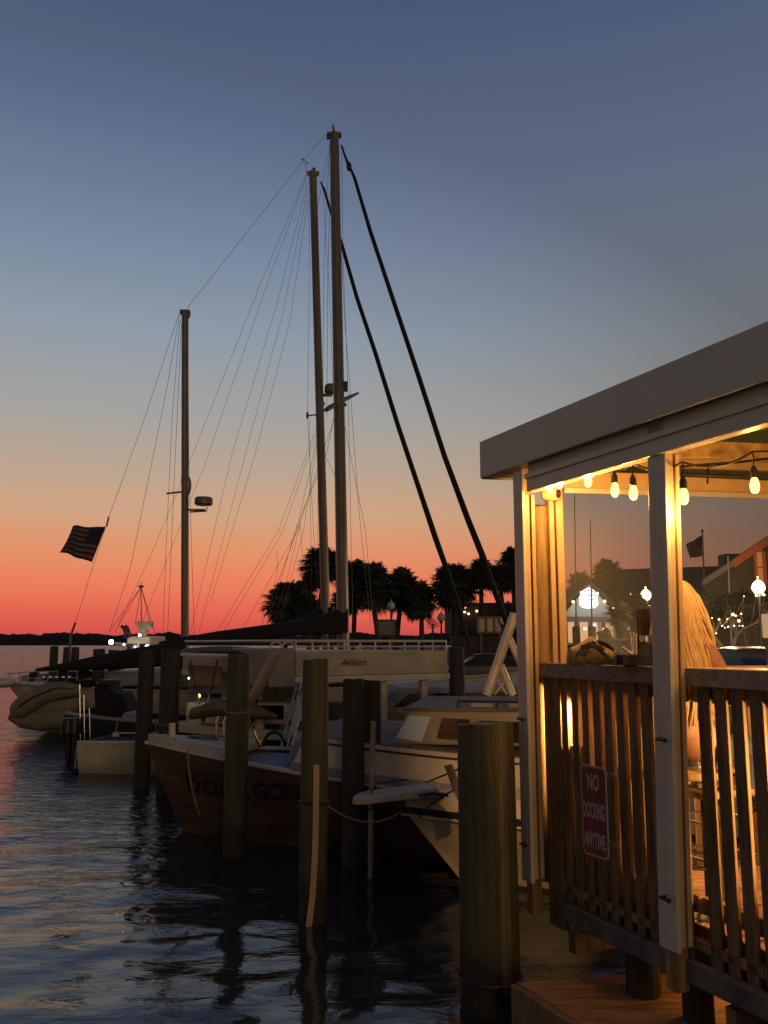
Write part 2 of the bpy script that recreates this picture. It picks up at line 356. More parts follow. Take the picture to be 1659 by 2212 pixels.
P7, p7, r7, z7 = pile(468, 1437, 0, 27, 'short dark pile half hidden behind the pile at the letters DO', 'piledark', Y=16)
P8, p8, r8, z8 = pile(986, 1398, 0, 33, 'dark pile at the right end of the white sundeck boat', 'piledark', Y=15.8)
for px, ty, wp, lb in [(118,1396,17,'leftmost far dark pile above the rubber dinghy'), (146,1398,16,'second far dark pile, left one of a close pair'), (164,1398,16,'third far dark pile, right one of a close pair'),
                       (215,1402,25,'fourth far dark pile left of the floodlit cabin'), (248,1404,24,'rightmost far dark pile below the floodlit cabin')]:
    pile(px, ty, 0, wp, lb, 'piledark', Y=27, group='far mooring piles')
# batten on pile 2
def arc_pt(p, r, px, z):
    return V((at(px, 1500, p.y).x, p.y-r*1.02, z))
mb = MB(); q = V((at(684,1650,p2.y-r2).x, p2.y-r2-.012, 0))
zt = at(684, 1652, q.y).z
path = [(0,zt),(0,.9),(-.002,.6),(-.008,.42),(-.02,.22),(-.04,.05),(-.07,-.2)]
mb.loft([[V((q.x+dx-.024, q.y-.012, z)), V((q.x+dx+.024, q.y-.012, z)), V((q.x+dx+.024, q.y+.02, z)), V((q.x+dx-.024, q.y+.02, z))] for dx, z in path])
obj('batten', mb, M['slide'], P2)
mb = MB(); zz = at(675, 1736, p2.y-r2).z
mb.tube([p2+V((cos(a)*(r2+.01), sin(a)*(r2+.01), zz+.008*sin(2*a))) for a in np.linspace(0, 2*pi, 26)], .011, 6)
obj('rope_ring', mb, M['black'], P2)
# pvc stake before the double pile
mb = MB(); Yp = 8.6; mb.tube([at(806,1558,Yp), at(804,1650,Yp), at(801,1760,Yp), V((at(800,1760,Yp).x,Yp,-.6))], .026, 10)
tag(obj('marker_stake', mb, M['gel2'], smooth=True), 'thin pale plastic stake before the dark pair of piles', 'stake')
# rope ring and hook on the near pile
mb = MB(); zz = at(1058, 2134, p1.y-r1).z
mb.tube([p1+V((cos(a)*(r1*1.06), sin(a)*(r1*1.06), zz)) for a in np.linspace(0, 2*pi, 30)], .014, 6)
obj('iron_band', mb, M['darkmetal'], P1)
# mooring line from pile 2 to the small boat
a = V((p2.x+r2, p2.y-.02, zz)); a.z = at(703,1738,p2.y).z; b = at(868, 1752, 8.2)
mb = MB(); mb.tube([a.lerp(b, t)+V((0,0,-.42*(t*(1-t))*1.1)) for t in np.linspace(0,1,22)], .009, 6)
tag(obj('mooring_line', mb, M['rope']), 'sagging pale rope from the battened pile to the small bow', 'rope')
# old rope loops on pile 6 / 4
for (pp, rr_, y, lab) in [(p6, r6, 1560, 'rope loop hanging on the tarred pile behind the brown bow'), (p4, r4, 1533, 'thin rope tied round the pile at the letters DO')]:
    mb = MB(); zz = at(500, y, pp.y).z
    mb.tube([pp+V((cos(t)*(rr_+.012), sin(t)*(rr_+.012), zz+.03*sin(t))) for t in np.linspace(0, 2*pi, 20)], .010, 6)
    if pp is p6: mb.tube([pp+V((-rr_-.01+.5*t*(2*rr_), -rr_-.015, zz-.9*4*t*(1-t)*.5-.1*t)) for t in np.linspace(0, 1, 16)], .010, 6)
    tag(obj('mooring_rope', mb, M['rope']), lab, 'rope')

# ---------------------------------------------------------------- hull generator
def frame(origin, ang):
    """local x = towards bow, y = port, z up ; ang = heading"""
    f = V((cos(ang), sin(ang), 0)); s = V((-sin(ang), cos(ang), 0)); o = V(origin)
    return lambda x, y, z: o+f*x+s*y+V((0,0,z))
def hull_parts(F, Lh, beam, zs, rake=.6, depth=.45, flare=.12, full=2.2, transom=.85, n=22, tumble=0, zlo=None):
    """returns mb for outer skin, half-beam function and sheer fn"""
    def hb(t): 
        q = max(0, (t-.4)/.6); return beam/2*((1-q**full) if t > .4 else (transom+(1-transom)*sin(pi/2*t/.4)))
    rings = []
    levels = [0, .12, .3, .52, .75, 1]
    for i in range(n+1):
        t = i/n; t = 1-(1-t)**1.5; b = hb(t); zt = zs(t); row = []
        side = []
        for l in levels:
            z = -depth+(zt+depth)*l
            shape = [0, .55, .80, .93, 1, 1][levels.index(l)]
            fl = 1-flare*(1-l)*(t**2)*2.2
            y = max(b*shape*fl, .012); x = Lh*t+rake*(l-1)*(t**4)
            side.append((x, y, z))
        row = [F(x, y, z) for x, y, z in reversed(side)]+[F(x, -y, z) for x, y, z in side]
        rings.append(row)
    mb = MB(); mb.loft(rings, closed=False)
    # transom
    mb.f.append(tuple(range(len(rings[0]))))
    return mb, hb
def deck_mb(F, Lh, hb, zs, drop=.05, inset=.03, n=22, t0=0, t1=.985, thick=.05):
    mb = MB(); r = []
    for i in range(n+1):
        t = t0+(t1-t0)*i/n; b = max(hb(t)-inset, .01); z = zs(t)-drop
        r.append([F(Lh*t, b, z), F(Lh*t, -b, z), F(Lh*t, -b, z-thick), F(Lh*t, b, z-thick)])
    return mb.loft(r)
def rail_mb(F, Lh, hb, zs, w=.05, h=.04, side=(1,-1), n=30, out=.012, dz=0, t0=0, t1=.995):
    mb = MB()
    for s in side:
        r = []
        for i in range(n+1):
            t = t0+(t1-t0)*i/n; t = 1-(1-t)**1.5 if t0 == 0 else t; b = max(hb(min(t,1)), .01)+out; z = zs(t)+dz
            r.append([F(Lh*t, s*b, z), F(Lh*t, s*b, z+h), F(Lh*t, s*(b-w), z+h), F(Lh*t, s*(b-w), z)])
        mb.loft(r)
    return mb

# ---------------------------------------------------------------- brown boat
def brown_boat():
    bow = at(316, 1612, 10.75); bow.z = 0
    ang = radians(180-10); Lh = 9.2
    f = V((cos(ang), sin(ang), 0)); o = bow-f*Lh
    root = thing('fishing_boat', (o.x, o.y, 0), 'big brown planked boat lettered DO and GON, with white cabin aft', 'boat')
    F = frame(o, ang)
    zs = lambda t: .58+.22*t+.20*max(0, t-.55)**1.3/.45**1.3
    mb, hb = hull_parts(F, Lh, 3.0, zs, rake=.75, depth=.5, flare=.25, full=2.0)
    # move near side so its waterline stays put
    hull = obj('hull', mb, M['brownhull'], root, smooth=True)
    obj('deck', deck_mb(F, Lh, hb, zs, .03, .05), M['bluegrey'], root)
    obj('gunwale', rail_mb(F, Lh, hb, zs, .10, .035, out=.03), M['gel'], root, bevel=.006)
    # bow bulwark block (pale)
    mb = MB(); r = []
    for i in range(12):
        t = .86+.137*i/11; b = hb(t); z = zs(t)+.036
        r.append([F(Lh*t, b, z), F(Lh*t, -b, z), F(Lh*t, -b*.92, z+.085), F(Lh*t, b*.92, z+.085)])
    obj('bow_bulwark', mb.loft(r), M['cream_hull'], root)
    # raised white topsides, near side facing us is y = +port? choose by camera side
    near = 1 if F(0,1,0).y < F(0,-1,0).y else -1
    def tx(px):   # station on near side for picture x
        best = min(((abs(829.5+FP*F(Lh*t, near*hb(t), .8).x/F(Lh*t, near*hb(t), .8).y-px), t) for t in np.linspace(0,1,400)))
        return best[1]
    t1 = tx(632); t0 = 0.02
    rr = []; rs = []
    mb = MB(); r = []
    for i in range(20):
        t = t0+(t1-t0)*i/19; b = hb(t)+.004; z = zs(t)+.036; sl = 0 if i < 19 else .16
        r.append([F(Lh*t, b, z), F(Lh*t-sl, b*.98, z+.38), F(Lh*t-sl, -b*.98, z+.38), F(Lh*t, -b, z)])
    obj('topsides', mb.loft(r), M['gel'], root, bevel=.01)
    mb = MB(); mb.loft([[q[1]+V((0,0,.004)), q[2]+V((0,0,.004)), q[2]+V((0,0,.012)), q[1]+V((0,0,.012))] for q in r]); obj('side_deck', mb, M['side'], root)
    mb = MB(); r = []
    for i in range(20):
        t = t0+(t1-t0)*i/19; b = hb(t)+.010; z = zs(t)+.036
        r.append([F(Lh*t, b, z+.005), F(Lh*t, b, z+.085), F(Lh*t, -b, z+.085), F(Lh*t, -b, z+.005)])
    obj('grey_boot_strip', mb.loft(r), M['bluegrey'], root)
    mb = MB(); r = []
    for i in range(20):
        t = t0+(t1-.02-t0)*i/19; b = hb(t)*.985+.014; z = zs(t)+.036
        r.append([F(Lh*t, b, z+.315), F(Lh*t, b, z+.335), F(Lh*t, -b, z+.335), F(Lh*t, -b, z+.315)])
    obj('black_stripe', mb.loft(r), M['black'], root)
    # cabin
    ta = tx(836); xa = Lh*ta; zb = zs(ta)+.036+.375; w_ = hb(ta)-.22; xb = xa-3.2; zr = 1.51
    mb = MB()
    prof = [(xb, zb), (xa, zb), (xa-.05, zb+.06), (xa-.16, zr-.05), (xa-.19, zr), (xb, zr+.02)]
    mb.prism([F(x, w_, z) for x, z in prof], F(0,-2*w_,0)-F(0,0,0))
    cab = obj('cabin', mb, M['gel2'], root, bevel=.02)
    nw = near*w_
    nv = (F(0,near,0)-F(0,0,0))*.012
    mb = MB(); mb.prism([F(xa-.48, nw, zb+.07), F(xa-.74, nw, zb+.05), F(xa-.82, nw, zb+.11), F(xa-.82, nw, zr-.08), F(xa-.54, nw, zr-.07)], nv); obj('side_window', mb, mat('tinted_side_glass', (.10,.065,.05), .2, 0, .5, 5, bump=0), cab)
    mb = MB(); mb.prism([F(xa-.92, nw, zb+.05), F(xa-1.5, nw, zb+.03), F(xa-1.5, nw, zr-.10), F(xa-.92, nw, zr-.09)], nv); obj('side_window', mb, M['glassdark'], cab)
    mb = MB(); fx = V(F(1,0,0)-F(0,0,0))
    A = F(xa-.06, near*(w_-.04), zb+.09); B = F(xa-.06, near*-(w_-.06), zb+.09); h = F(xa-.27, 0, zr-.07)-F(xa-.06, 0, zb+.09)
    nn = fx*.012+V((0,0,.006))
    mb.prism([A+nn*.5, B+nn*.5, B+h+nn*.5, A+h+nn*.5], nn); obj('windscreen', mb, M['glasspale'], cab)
    # windscreen side wrap (reflected sky painted in as pale blue colour)
    mb = MB(); mb.prism([F(xa-.05, nw, zb+.07), F(xa-.32, nw, zb+.03), F(xa-.42, nw, zr-.06), F(xa-.19, nw, zr-.05)], nv); obj('quarter_window', mb, mat('glass_painted_sky', (.46,.60,.85), .25, 0, .1, 3, bump=0), cab)
    mb = MB(); mb.prism([F(x, w_+.03, z) for x, z in [(xb, zr+.02), (xa-.13, zr), (xa-.13, zr+.03), (xb, zr+.05)]], F(0,-2*w_-.06,0)-F(0,0,0)); obj('cabin_roof', mb, M['side'], root, bevel=.01)
    mb = MB(); zrr = zr+.10
    mb.tube([F(xa-.7, nw, zrr), F(xa-3.1, nw, zrr)], .012, 8)
    for k in range(7): mb.tube([F(xa-.7-.4*k, nw, zr), F(xa-.7-.4*k, nw, zrr)], .010, 8)
    obj('roof_rail', mb, M['black'], root)
    for k in range(6): mb = MB(); mb.box(F(xa-.95-.38*k, near*(w_-.01), zr+.065), (.22,.05,.04), ang); obj('roof_fender', mb, M['bluegrey'], root)
    # red box lamp on cabin side
    mb = MB(); mb.box(F(xa-1.85, near*(w_+.02), zr-.14), (.09,.05,.09), ang); obj('side_lamp', mb, M['redsign'], root)
    mb = MB(); c0 = F(xa-1.55, near*(w_+.01), zr-.03); mb.tube([c0, c0+V((0,0,0))+nv*2], .025, 12); obj('vent', mb, M['black'], root)
    # gantry
    mb = MB(); YG = F(xa-2.0, 0, 0).y
    a = at(1052,1502,YG); b = at(1112,1325,YG); mb.tube([a, b], .055, 10)
    mb.tube([at(1082,1438,YG), at(1108,1502,YG)], .04, 10); mb.tube([at(1100,1380,YG), at(1128,1440,YG)], .04, 10)
    mb.tube([at(1068,1500,YG), at(1095,1468,YG)], .012, 8); mb.tube([at(1095,1500,YG), at(1072,1466,YG)], .012, 8)
    obj('gantry', mb, M['gel'], root, smooth=True)
    # cleats, stanchion, fender rope and coil on bow
    mb = MB(); Yb = F(Lh*.93, 0, 0).y
    q = at(372,1608,Yb); mb.tube([q, at(372,1562,Yb)], .04, 10); mb.box(q+V((0,0,-.01)), (.2,.2,.03)); obj('bollard', mb, M['gel'], root, smooth=True)
    mb = MB(); Yb = Yb+.1
    for px in (470, 486): 
        mb.tube([at(px,1600,Yb), at(px-1,1560,Yb), at(px+5,1548,Yb)], .022, 8)
    obj('bow_rail', mb, M['chrome'], root, smooth=True)
    mb = MB(); c = at(448,1606,Yb)
    for k in range(4): mb.tube([c+V((cos(t)*(.17-.02*k), sin(t)*(.17-.02*k), .025*k)) for t in np.linspace(0,2*pi,22)], .018, 6)
    obj('rope_coil', mb, M['rope'], root)
    mb = MB(); c = at(420,1604,Yb); mb.ell(c, (.16,.16,.09)); obj('fender', mb, M['darkmetal'], root, smooth=True)
    # hanging bow line
    mb = MB(); pts = [at(405,1622,9.72), at(408,1660,9.66), at(414,1700,9.62), at(424,1740,9.62), at(432,1762,9.70)]; mb.tube(pts, .011, 6); obj('bow_line', mb, M['rope'], root)
    # lettering on near side
    def side_pt(px, py):
        t = tx(px); l = .62
        x = Lh*t; b = hb(t)
        p = F(x, near*(b+.0), 0); return p, t
    for ch, px, py, sz in [('D',419,1697,.26),('O',455,1703,.26),('R',489,1709,.26),('A',526,1715,.26),('G',563,1709,.26),('O',597,1711,.26),('N',632,1713,.26)]:
        if ch in 'RA': py = 1708
        # march a ray from the eye to the near hull surface
        r = (at(px, py, 1)-V((0,0,EYE)))
        best = HT(hull, V((0,0,EYE)), r.normalized())
        if best is None: continue
        hit, nrm = best
        if nrm.y > 0: nrm = -nrm
        right = V((0,0,1)).cross(nrm)*1; right = V((0,0,1)).cross(nrm).normalized()
        if right.x < 0: right = -right
        up = nrm.cross(right).normalized(); 
        if up.z < 0: up = -up
        mbt = text_mb(ch, hit+nrm*.012, right, up, (.30,.265), 0, bold=.035)
        obj('letter', mbt, M['letter'], root)
    # brass horn lamp + ring + tackle on deck
    mb = MB(); Yh = 10.6
    a = at(549,1578,Yh); b = at(563,1614,Yh); mb.tube([a, a.lerp(b,.5), b], [.016,.03,.012], 10); mb.tube([a+V((cos(t)*.035,0,.03+sin(t)*.035)) for t in np.linspace(0,2*pi,14)], .009, 6)
    obj('deck_horn', mb, M['brass'], root, smooth=True)
    mb = MB(); c = at(592,1612,Yh+.2); mb.tube([c+V((cos(t)*.13,.0,sin(t)*.17)) for t in np.linspace(0,pi,14)], .022, 8); obj('deck_hoop', mb, M['darkmetal'], root, smooth=True)
    mb = MB(); mb.prism([at(618,1648,10.1), at(650,1652,10.1), at(650,1594,10.3), at(634,1600,10.3)], (0,1.6,0)); obj('tarp', mb, M['bluegrey'], root, bevel=.02)
    return root
def HT(o, org, d):
    bm = bmesh.new(); bm.from_mesh(o.data)
    from mathutils.bvhtree import BVHTree
    bv = BVHTree.FromBMesh(bm); off = rootloc(o)
    h = bv.ray_cast(org-off, d); bm.free()
    if h[0] is None: return None
    return h[0]+off, h[1]
brown_boat()

# ---------------------------------------------------------------- small white boat near the shed
def small_boat():
    bow = at(866, 1748, 8.35); bow.z = 0; ang = radians(180-3); Lh = 5.6
    f = V((cos(ang), sin(ang), 0)); o = bow-f*Lh; F = frame(o, ang)
    root = thing('bow_pulpit_boat', (o.x,o.y,0), 'small cream boat whose pointed bow pokes out behind the nearest pile', 'boat')
    zs = lambda t: .60+.10*t
    mb, hb = hull_parts(F, Lh, 2.0, zs, rake=.85, depth=.3, flare=.35, full=1.7)
    hull = obj('hull', mb, M['cream_hull'], root, smooth=True)
    obj('deck', deck_mb(F, Lh, hb, lambda t: zs(t)+.14, .0, .10, t1=.96), M['gel2'], root)
    # raised deck edge
    mb = MB(); r = []
    for i in range(24):
        t = i/23; t = 1-(1-t)**1.5; t *= .992; b = max(hb(t), .015); z = zs(t)
        r.append([F(Lh*t, b+.01, z), F(Lh*t, max(b-.10,.006), z+.145), F(Lh*t, -max(b-.10,.006), z+.145), F(Lh*t, -b-.01, z)])
    obj('deck_edge', mb.loft(r), M['gel'], root)
    obj('rubbing_strake', rail_mb(F, Lh, hb, zs, .06, .055, out=.025, dz=-.05), M['black'], root)
    obj('hull_moulding', rail_mb(F, Lh, hb, zs, .05, .02, out=.012, dz=-.078), M['gel'], root)
    obj('boot_line', rail_mb(F, Lh, lambda t: hb(t)*.87*(1-.40*t**3), lambda t: .04, .03, .05, out=.02, dz=0, t1=.9), M['black'], root)
    # pulpit plank
    mb = MB(); a = at(762,1735,8.3); b = at(950,1712,8.3); dz = V((0,0,.07)); wv = V((0,.17,0))
    rg = []
    for t, k in [(0,.35),(.04,.75),(.15,1),(.7,1.1),(.97,1.2),(1,.9)]:
        p = a.lerp(b, t); rg.append([p-wv*k, p+wv*k, p+wv*k+dz*(.5+.5*k), p-wv*k+dz*(.5+.5*k)])
    obj('pulpit', mb.loft(rg), M['gel'], root, bevel=.012)
    mb = MB(); c = at(798,1738,8.2); mb.tube([c+V((cos(t)*.03,0,sin(t)*.04)) for t in np.linspace(0,2*pi,12)], .008, 6); mb.tube([at(790,1728,8.25), at(815,1692,8.3), at(880,1684,8.3)], .007, 6); obj('anchor_roller', mb, M['darkmetal'], root)
    mb = MB(); mb.loft([[at(905+i*8,1712+abs(i-4)*1.2,8.0)+V((0,0,-.02*j)) + V((0,.2*j,0)) for j in range(4)] for i in range(9)], closed=False, cap=False)
    m_ = mb; o2 = obj('blue_canvas', m_, mat('blue_canvas', (.05,.055,.14), .9, 0, .2, 5), root, smooth=True); so_ = o2.modifiers.new('s','SOLIDIFY'); so_.thickness = .02
    mb = MB(); Yr = 7.6
    rg = []
    for x, y in [(968,1655),(975,1672),(985,1700),(998,1730),(1012,1765)]:
        p = at(x, y, Yr); rg.append([p+V((-.035,0,0)), p+V((.035,0,.015)), p+V((.035,.05,.015)), p+V((-.035,.05,0))])
    mb.loft(rg); obj('deck_brace', mb, M['slide'], root, bevel=.006)
    mb = MB(); mb.tube([at(920,1690,8.1), at(955,1676,7.8), at(1005,1655,7.5), at(1040,1640,7.4)], .008, 6); mb.tube([at(905,1765,7.9), at(930,1738,7.8), at(970,1712,7.7), at(1010,1690,7.6)], .008, 6); obj('bow_line', mb, M['black'], root)
small_boat()

# ---------------------------------------------------------------- double deck pontoon with slide
def sundeck_boat():
    A = at(640, 1408, 13.3); B = at(966, 1392, 15.0)
    base = V((A.x, A.y, 0)); root = thing('sundeck_boat', base, 'white two level pontoon boat with a water slide and railed upper deck', 'boat')
    e = (B-A); e.z = 0; Lx = e.length; e.normalize(); g = V((-e.y, e.x, 0))
    Q = lambda x, y, z: base+e*x+g*y+V((0,0,z))
    mb = MB(); mb.obox(Q(0,0,1.70), e*Lx, g*4.5, (0,0,.38)); obj('upper_deck', mb, M['cream_hull'], root, bevel=.015)
    mb = MB(); mb.obox(Q(-.02,-.02,1.60), e*(Lx+.06), g*4.5, (0,0,.098)); obj('deck_moulding', mb, M['gel'], root, bevel=.01)
    mb = MB(); mb.obox(Q(0,-.006,1.685), e*Lx, g*.004, (0,0,.016)); obj('black_stripe', mb, M['black'], root)
    mb = MB(); mb.obox(Q(-.47,-.02,1.55), e*.45, g*1.3, (0,0,.58)); obj('slide_platform', mb, M['gel2'], root, bevel=.02)
    mb = MB()
    for x0 in (-.40,-.20):
        mb.tube([Q(x0+.11+.11*cos(t), .1, 2.12+.10*sin(t)) for t in np.linspace(0,pi,10)], .014, 8)
    obj('grab_rail', mb, M['gel'], root, smooth=True)
    mb = MB()
    mb.tube([Q(0,.03,2.24), Q(Lx,.03,2.24), Q(Lx,4.4,2.24)], .02, 8); mb.tube([Q(0,.03,2.24), Q(0,4.4,2.24), Q(Lx,4.4,2.24)], .02, 8); mb.tube([Q(0,.03,2.15), Q(Lx,.03,2.15)], .012, 8)
    for k in range(11): mb.tube([Q(Lx*k/10,.03,2.06), Q(Lx*k/10,.03,2.24)], .013, 8)
    obj('upper_rail', mb, M['gel'], root, smooth=True)
    for x, y in [(.35,.05),(.95,.05),(1.62,.05),(2.45,.05),(.3,4.2),(2.5,4.2)]:
        mb = MB(); mb.obox(Q(x,y,.55), e*.12, g*.09, (0,0,1.05)); obj('leg', mb, M['cream_hull'], root, bevel=.008)
    mb = MB(); mb.obox(Q(-.6,-.5,.45), e*(Lx+1.0), g*7.0, (0,0,.10)); obj('lower_deck', mb, M['gel2'], root)
    for y in (.2,2.3,4.6):
        pass
    for x in (0, 2.3):
        mb = MB(); mb.tube([Q(x,-.7,.12), Q(x,-.3,.12), Q(x,6.2,.12)], [.1,.33,.33], 14); obj('pontoon', mb, M['chrome'], root, smooth=True)
    mb = MB(); mb.obox(Q(.2,.8,.55), e*.9, g*.7, (0,0,.5)); mb.obox(Q(1.5,1.0,.55), e*.9, g*.8, (0,0,.62)); obj('seat', mb, M['bluegrey'], root, bevel=.05)
    mb = MB(); mb.obox(Q(.1,-.35,.55), e*.5, g*.1, (0,0,.42)); mb.obox(Q(1.5,-.35,.55), e*1.0, g*.1, (0,0,.42)); obj('fence_panel', mb, M['gel'], root, bevel=.02)
    mb = MB(); mb.obox(Q(-.5,2.4,.55), e*(Lx+.8), g*.06, (0,0,.55)); mb.obox(Q(1.0,2.5,.55), e*.8, g*.6, (0,0,1.0)); obj('helm_console', mb, M['gel2'], root, bevel=.03)
    T = MB()  # slide
    pts = [(608,1398,13.4),(588,1412,13.2),(572,1440,13.0),(556,1475,12.9),(538,1505,12.8),(512,1530,12.75)]
    rg = []
    for i, (x, y, Y) in enumerate(pts):
        p = at(x, y, Y); q = at(*pts[min(i+1, 5)]); q0 = at(*pts[max(i-1, 0)]); t = (q-q0).normalized(); sd = V((0,1,0)); nr = t.cross(sd).normalized()
        if nr.z < 0: nr = -nr
        rg.append([p+sd*.3*cos(a)-nr*.13*sin(a) for a in np.linspace(0, pi, 9)]+[p+sd*.27*cos(a)-nr*.10*sin(a) for a in np.linspace(pi, 0, 9)])
    # smooth the path
    T.loft(rg); o = obj('slide', T, M['slide'], root, smooth=True); m = o.modifiers.new('sub','SUBSURF'); m.levels = m.render_levels = 2
    mb = MB()
    for dx in (0, 14):
        mb.tube([at(641+dx*.6,1474,12.9), at(608+dx,1618,12.3)], .022, 8)
    mb.tube([at(662,1500,13), at(628,1612,12.3)], .018, 8)
    for k in range(5):
        t = .1+.2*k; a = at(641,1474,12.9).lerp(at(608,1618,12.3), t); b = at(649,1474,12.9).lerp(at(622,1618,12.3), t); mb.tube([a, b], .015, 6)
    obj('ladder', mb, M['chrome'], root, smooth=True)
    mb = MB(); mb.prism([at(652,1490,12.8), at(664,1490,12.8), at(636,1590,12.2), at(622,1590,12.2)], (0,.05,0)); obj('ladder_board', mb, M['cream_hull'], root)
    c = Q(1.02,-.012,1.90); obj('lettering', text_mb('Avalon', c, e, (0,0,1), (.17,.15), .0, shear=.55), M['letter'], root)
    mb = MB(); p = Q(Lx*.28,-.012,1.86); mb.tube([p, p+e*.2+V((0,0,.09)), p+e*.08+V((0,0,.04))], .004, 5); obj('flourish', mb, M['letter'], root)
sundeck_boat()

# ---------------------------------------------------------------- middle cruiser with bimini, covers
def cruiser():
    bow = at(352, 1560, 14.3); bow.z = 0; ang = radians(176); Lh = 6.4
    f = V((cos(ang), sin(ang), 0)); o = bow-f*Lh; F = frame(o, ang)
    root = thing('open_motorboat', (o.x,o.y,0), 'white open motorboat with dark folding top, moored behind the brown bow', 'boat')
    zs = lambda t: .78+.12*t
    mb, hb = hull_parts(F, Lh, 2.3, zs, rake=.7, depth=.3, flare=.3); obj('hull', mb, M['navy'], root, smooth=True)
    obj('deck', deck_mb(F, Lh, hb, zs, .02, .05), M['gel2'], root); obj('gunwale', rail_mb(F, Lh, hb, zs, .12, .14, out=.02, dz=-.09), M['gel'], root, bevel=.01)
    mb = MB(); a = at(396,1412,14.5); b = at(588,1416,14.5)
    n = 8; r = []
    for i in range(n+1):
        p = a.lerp(b, i/n); p.z += .06*sin(pi*i/n)
        r.append([p+V((0,-.8,0)), p+V((0,0,.08)), p+V((0,.9,0)), p+V((0,.9,-.035)), p+V((0,0,.045)), p+V((0,-.8,-.035))])
    mb.loft(r); obj('folding_top', mb, M['darkcover'], root, smooth=True)
    mb = MB(); mb.tube([a+V((0,-.82,0)), b+V((0,-.82,0))], .028, 8); obj('top_frame', mb, M['gel'], root)
    for x0, x1 in ((410,440),(470,440),(575,545)):
        mb = MB(); mb.tube([at(x0,1424,13.8), at(x1,1560,13.8)], .014, 8); obj('top_strut', mb, M['darkmetal'], root)
    mb = MB(); mb.obox(at(400,1566,14.0), (1.6,0,0), (0,1.3,0), (0,0,.35)); obj('seat_box', mb, M['gel'], root, bevel=.04); mb = MB(); mb.obox(at(556,1560,14.0), (.9,0,0), (0,1.3,0), (0,0,.3)); obj('seat_box', mb, M['gel'], root, bevel=.04)
    mb = MB(); mb.prism([at(478,1480,14.6),at(478,1440,14.6),at(405,1436,14.6),at(410,1480,14.6)], (0,.06,0)); obj('side_curtain', mb, M['tan'], root); mb = MB(); mb.prism([at(556,1480,14.6),at(556,1436,14.6),at(590,1440,14.6),at(586,1480,14.6)], (0,.06,0)); obj('side_curtain', mb, M['tan'], root)
    mb = MB(); r = []
    for x, y, w_, h in [(408,1548,.05,.03),(415,1541,.2,.09),(445,1533,.25,.12),(480,1528,.28,.13),(520,1534,.28,.12),(560,1538,.24,.10),(598,1548,.06,.04)]:
        p = at(x, y, 13.6); r.append([p+V((0,w_*cos(t),h*sin(t))) for t in np.linspace(0,2*pi,12,endpoint=False)])
    mb.loft(r); obj('boat_cover', mb, M['tan'], root, smooth=True)
    mb = MB(); mb.obox(at(405,1500,15.2), (1.7,0,0), (0,.5,0), (0,0,.38)); obj('console', mb, M['bluegrey'], root, bevel=.05)
    mb = MB(); mb.ell(at(430,1503,13.9), (.025,.025,.03)); obj('deck_lamp', mb, M['bulb'], root)
    mb = MB(); mb.ell(at(408,1465,14.2), (.014,.014,.014)); obj('anchor_lamp', mb, M['white_l'], root)
    light('deck_lamp_light', at(430,1508,13.7), .8, (1,.6,.25), .03, root)
cruiser()

# second pale boat behind, under the sundeck
def back_boat():
    bow = at(560, 1560, 17.5); bow.z = 0; ang = radians(184); Lh = 7.5
    f = V((cos(ang), sin(ang), 0)); o = bow-f*Lh; F = frame(o, ang)
    root = thing('cuddy_boat', (o.x,o.y,0), 'low grey white boat half hidden behind the pontoon legs', 'boat')
    zs = lambda t: .8+.15*t
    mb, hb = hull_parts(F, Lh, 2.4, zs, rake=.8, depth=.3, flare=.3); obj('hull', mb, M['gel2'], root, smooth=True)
    obj('deck', deck_mb(F, Lh, hb, zs, .02, .05), M['gel'], root)
    mb = MB(); mb.prism([F(x, .9, z) for x, z in [(2,.85),(5.5,.85),(4.8,1.35),(2,1.4)]], F(0,-1.8,0)-F(0,0,0)); c = obj('cuddy', mb, M['bluegrey'], root, bevel=.05)
    mb = MB()
    for y in (-.9,.9): mb = MB(); mb.prism([F(x, y*1.005, z) for x, z in [(2.4,1.0),(4.9,1.0),(4.6,1.25),(2.4,1.28)]], F(0,.01*y,0)-F(0,0,0)); obj('window', mb, M['glassdark'], c)
back_boat()

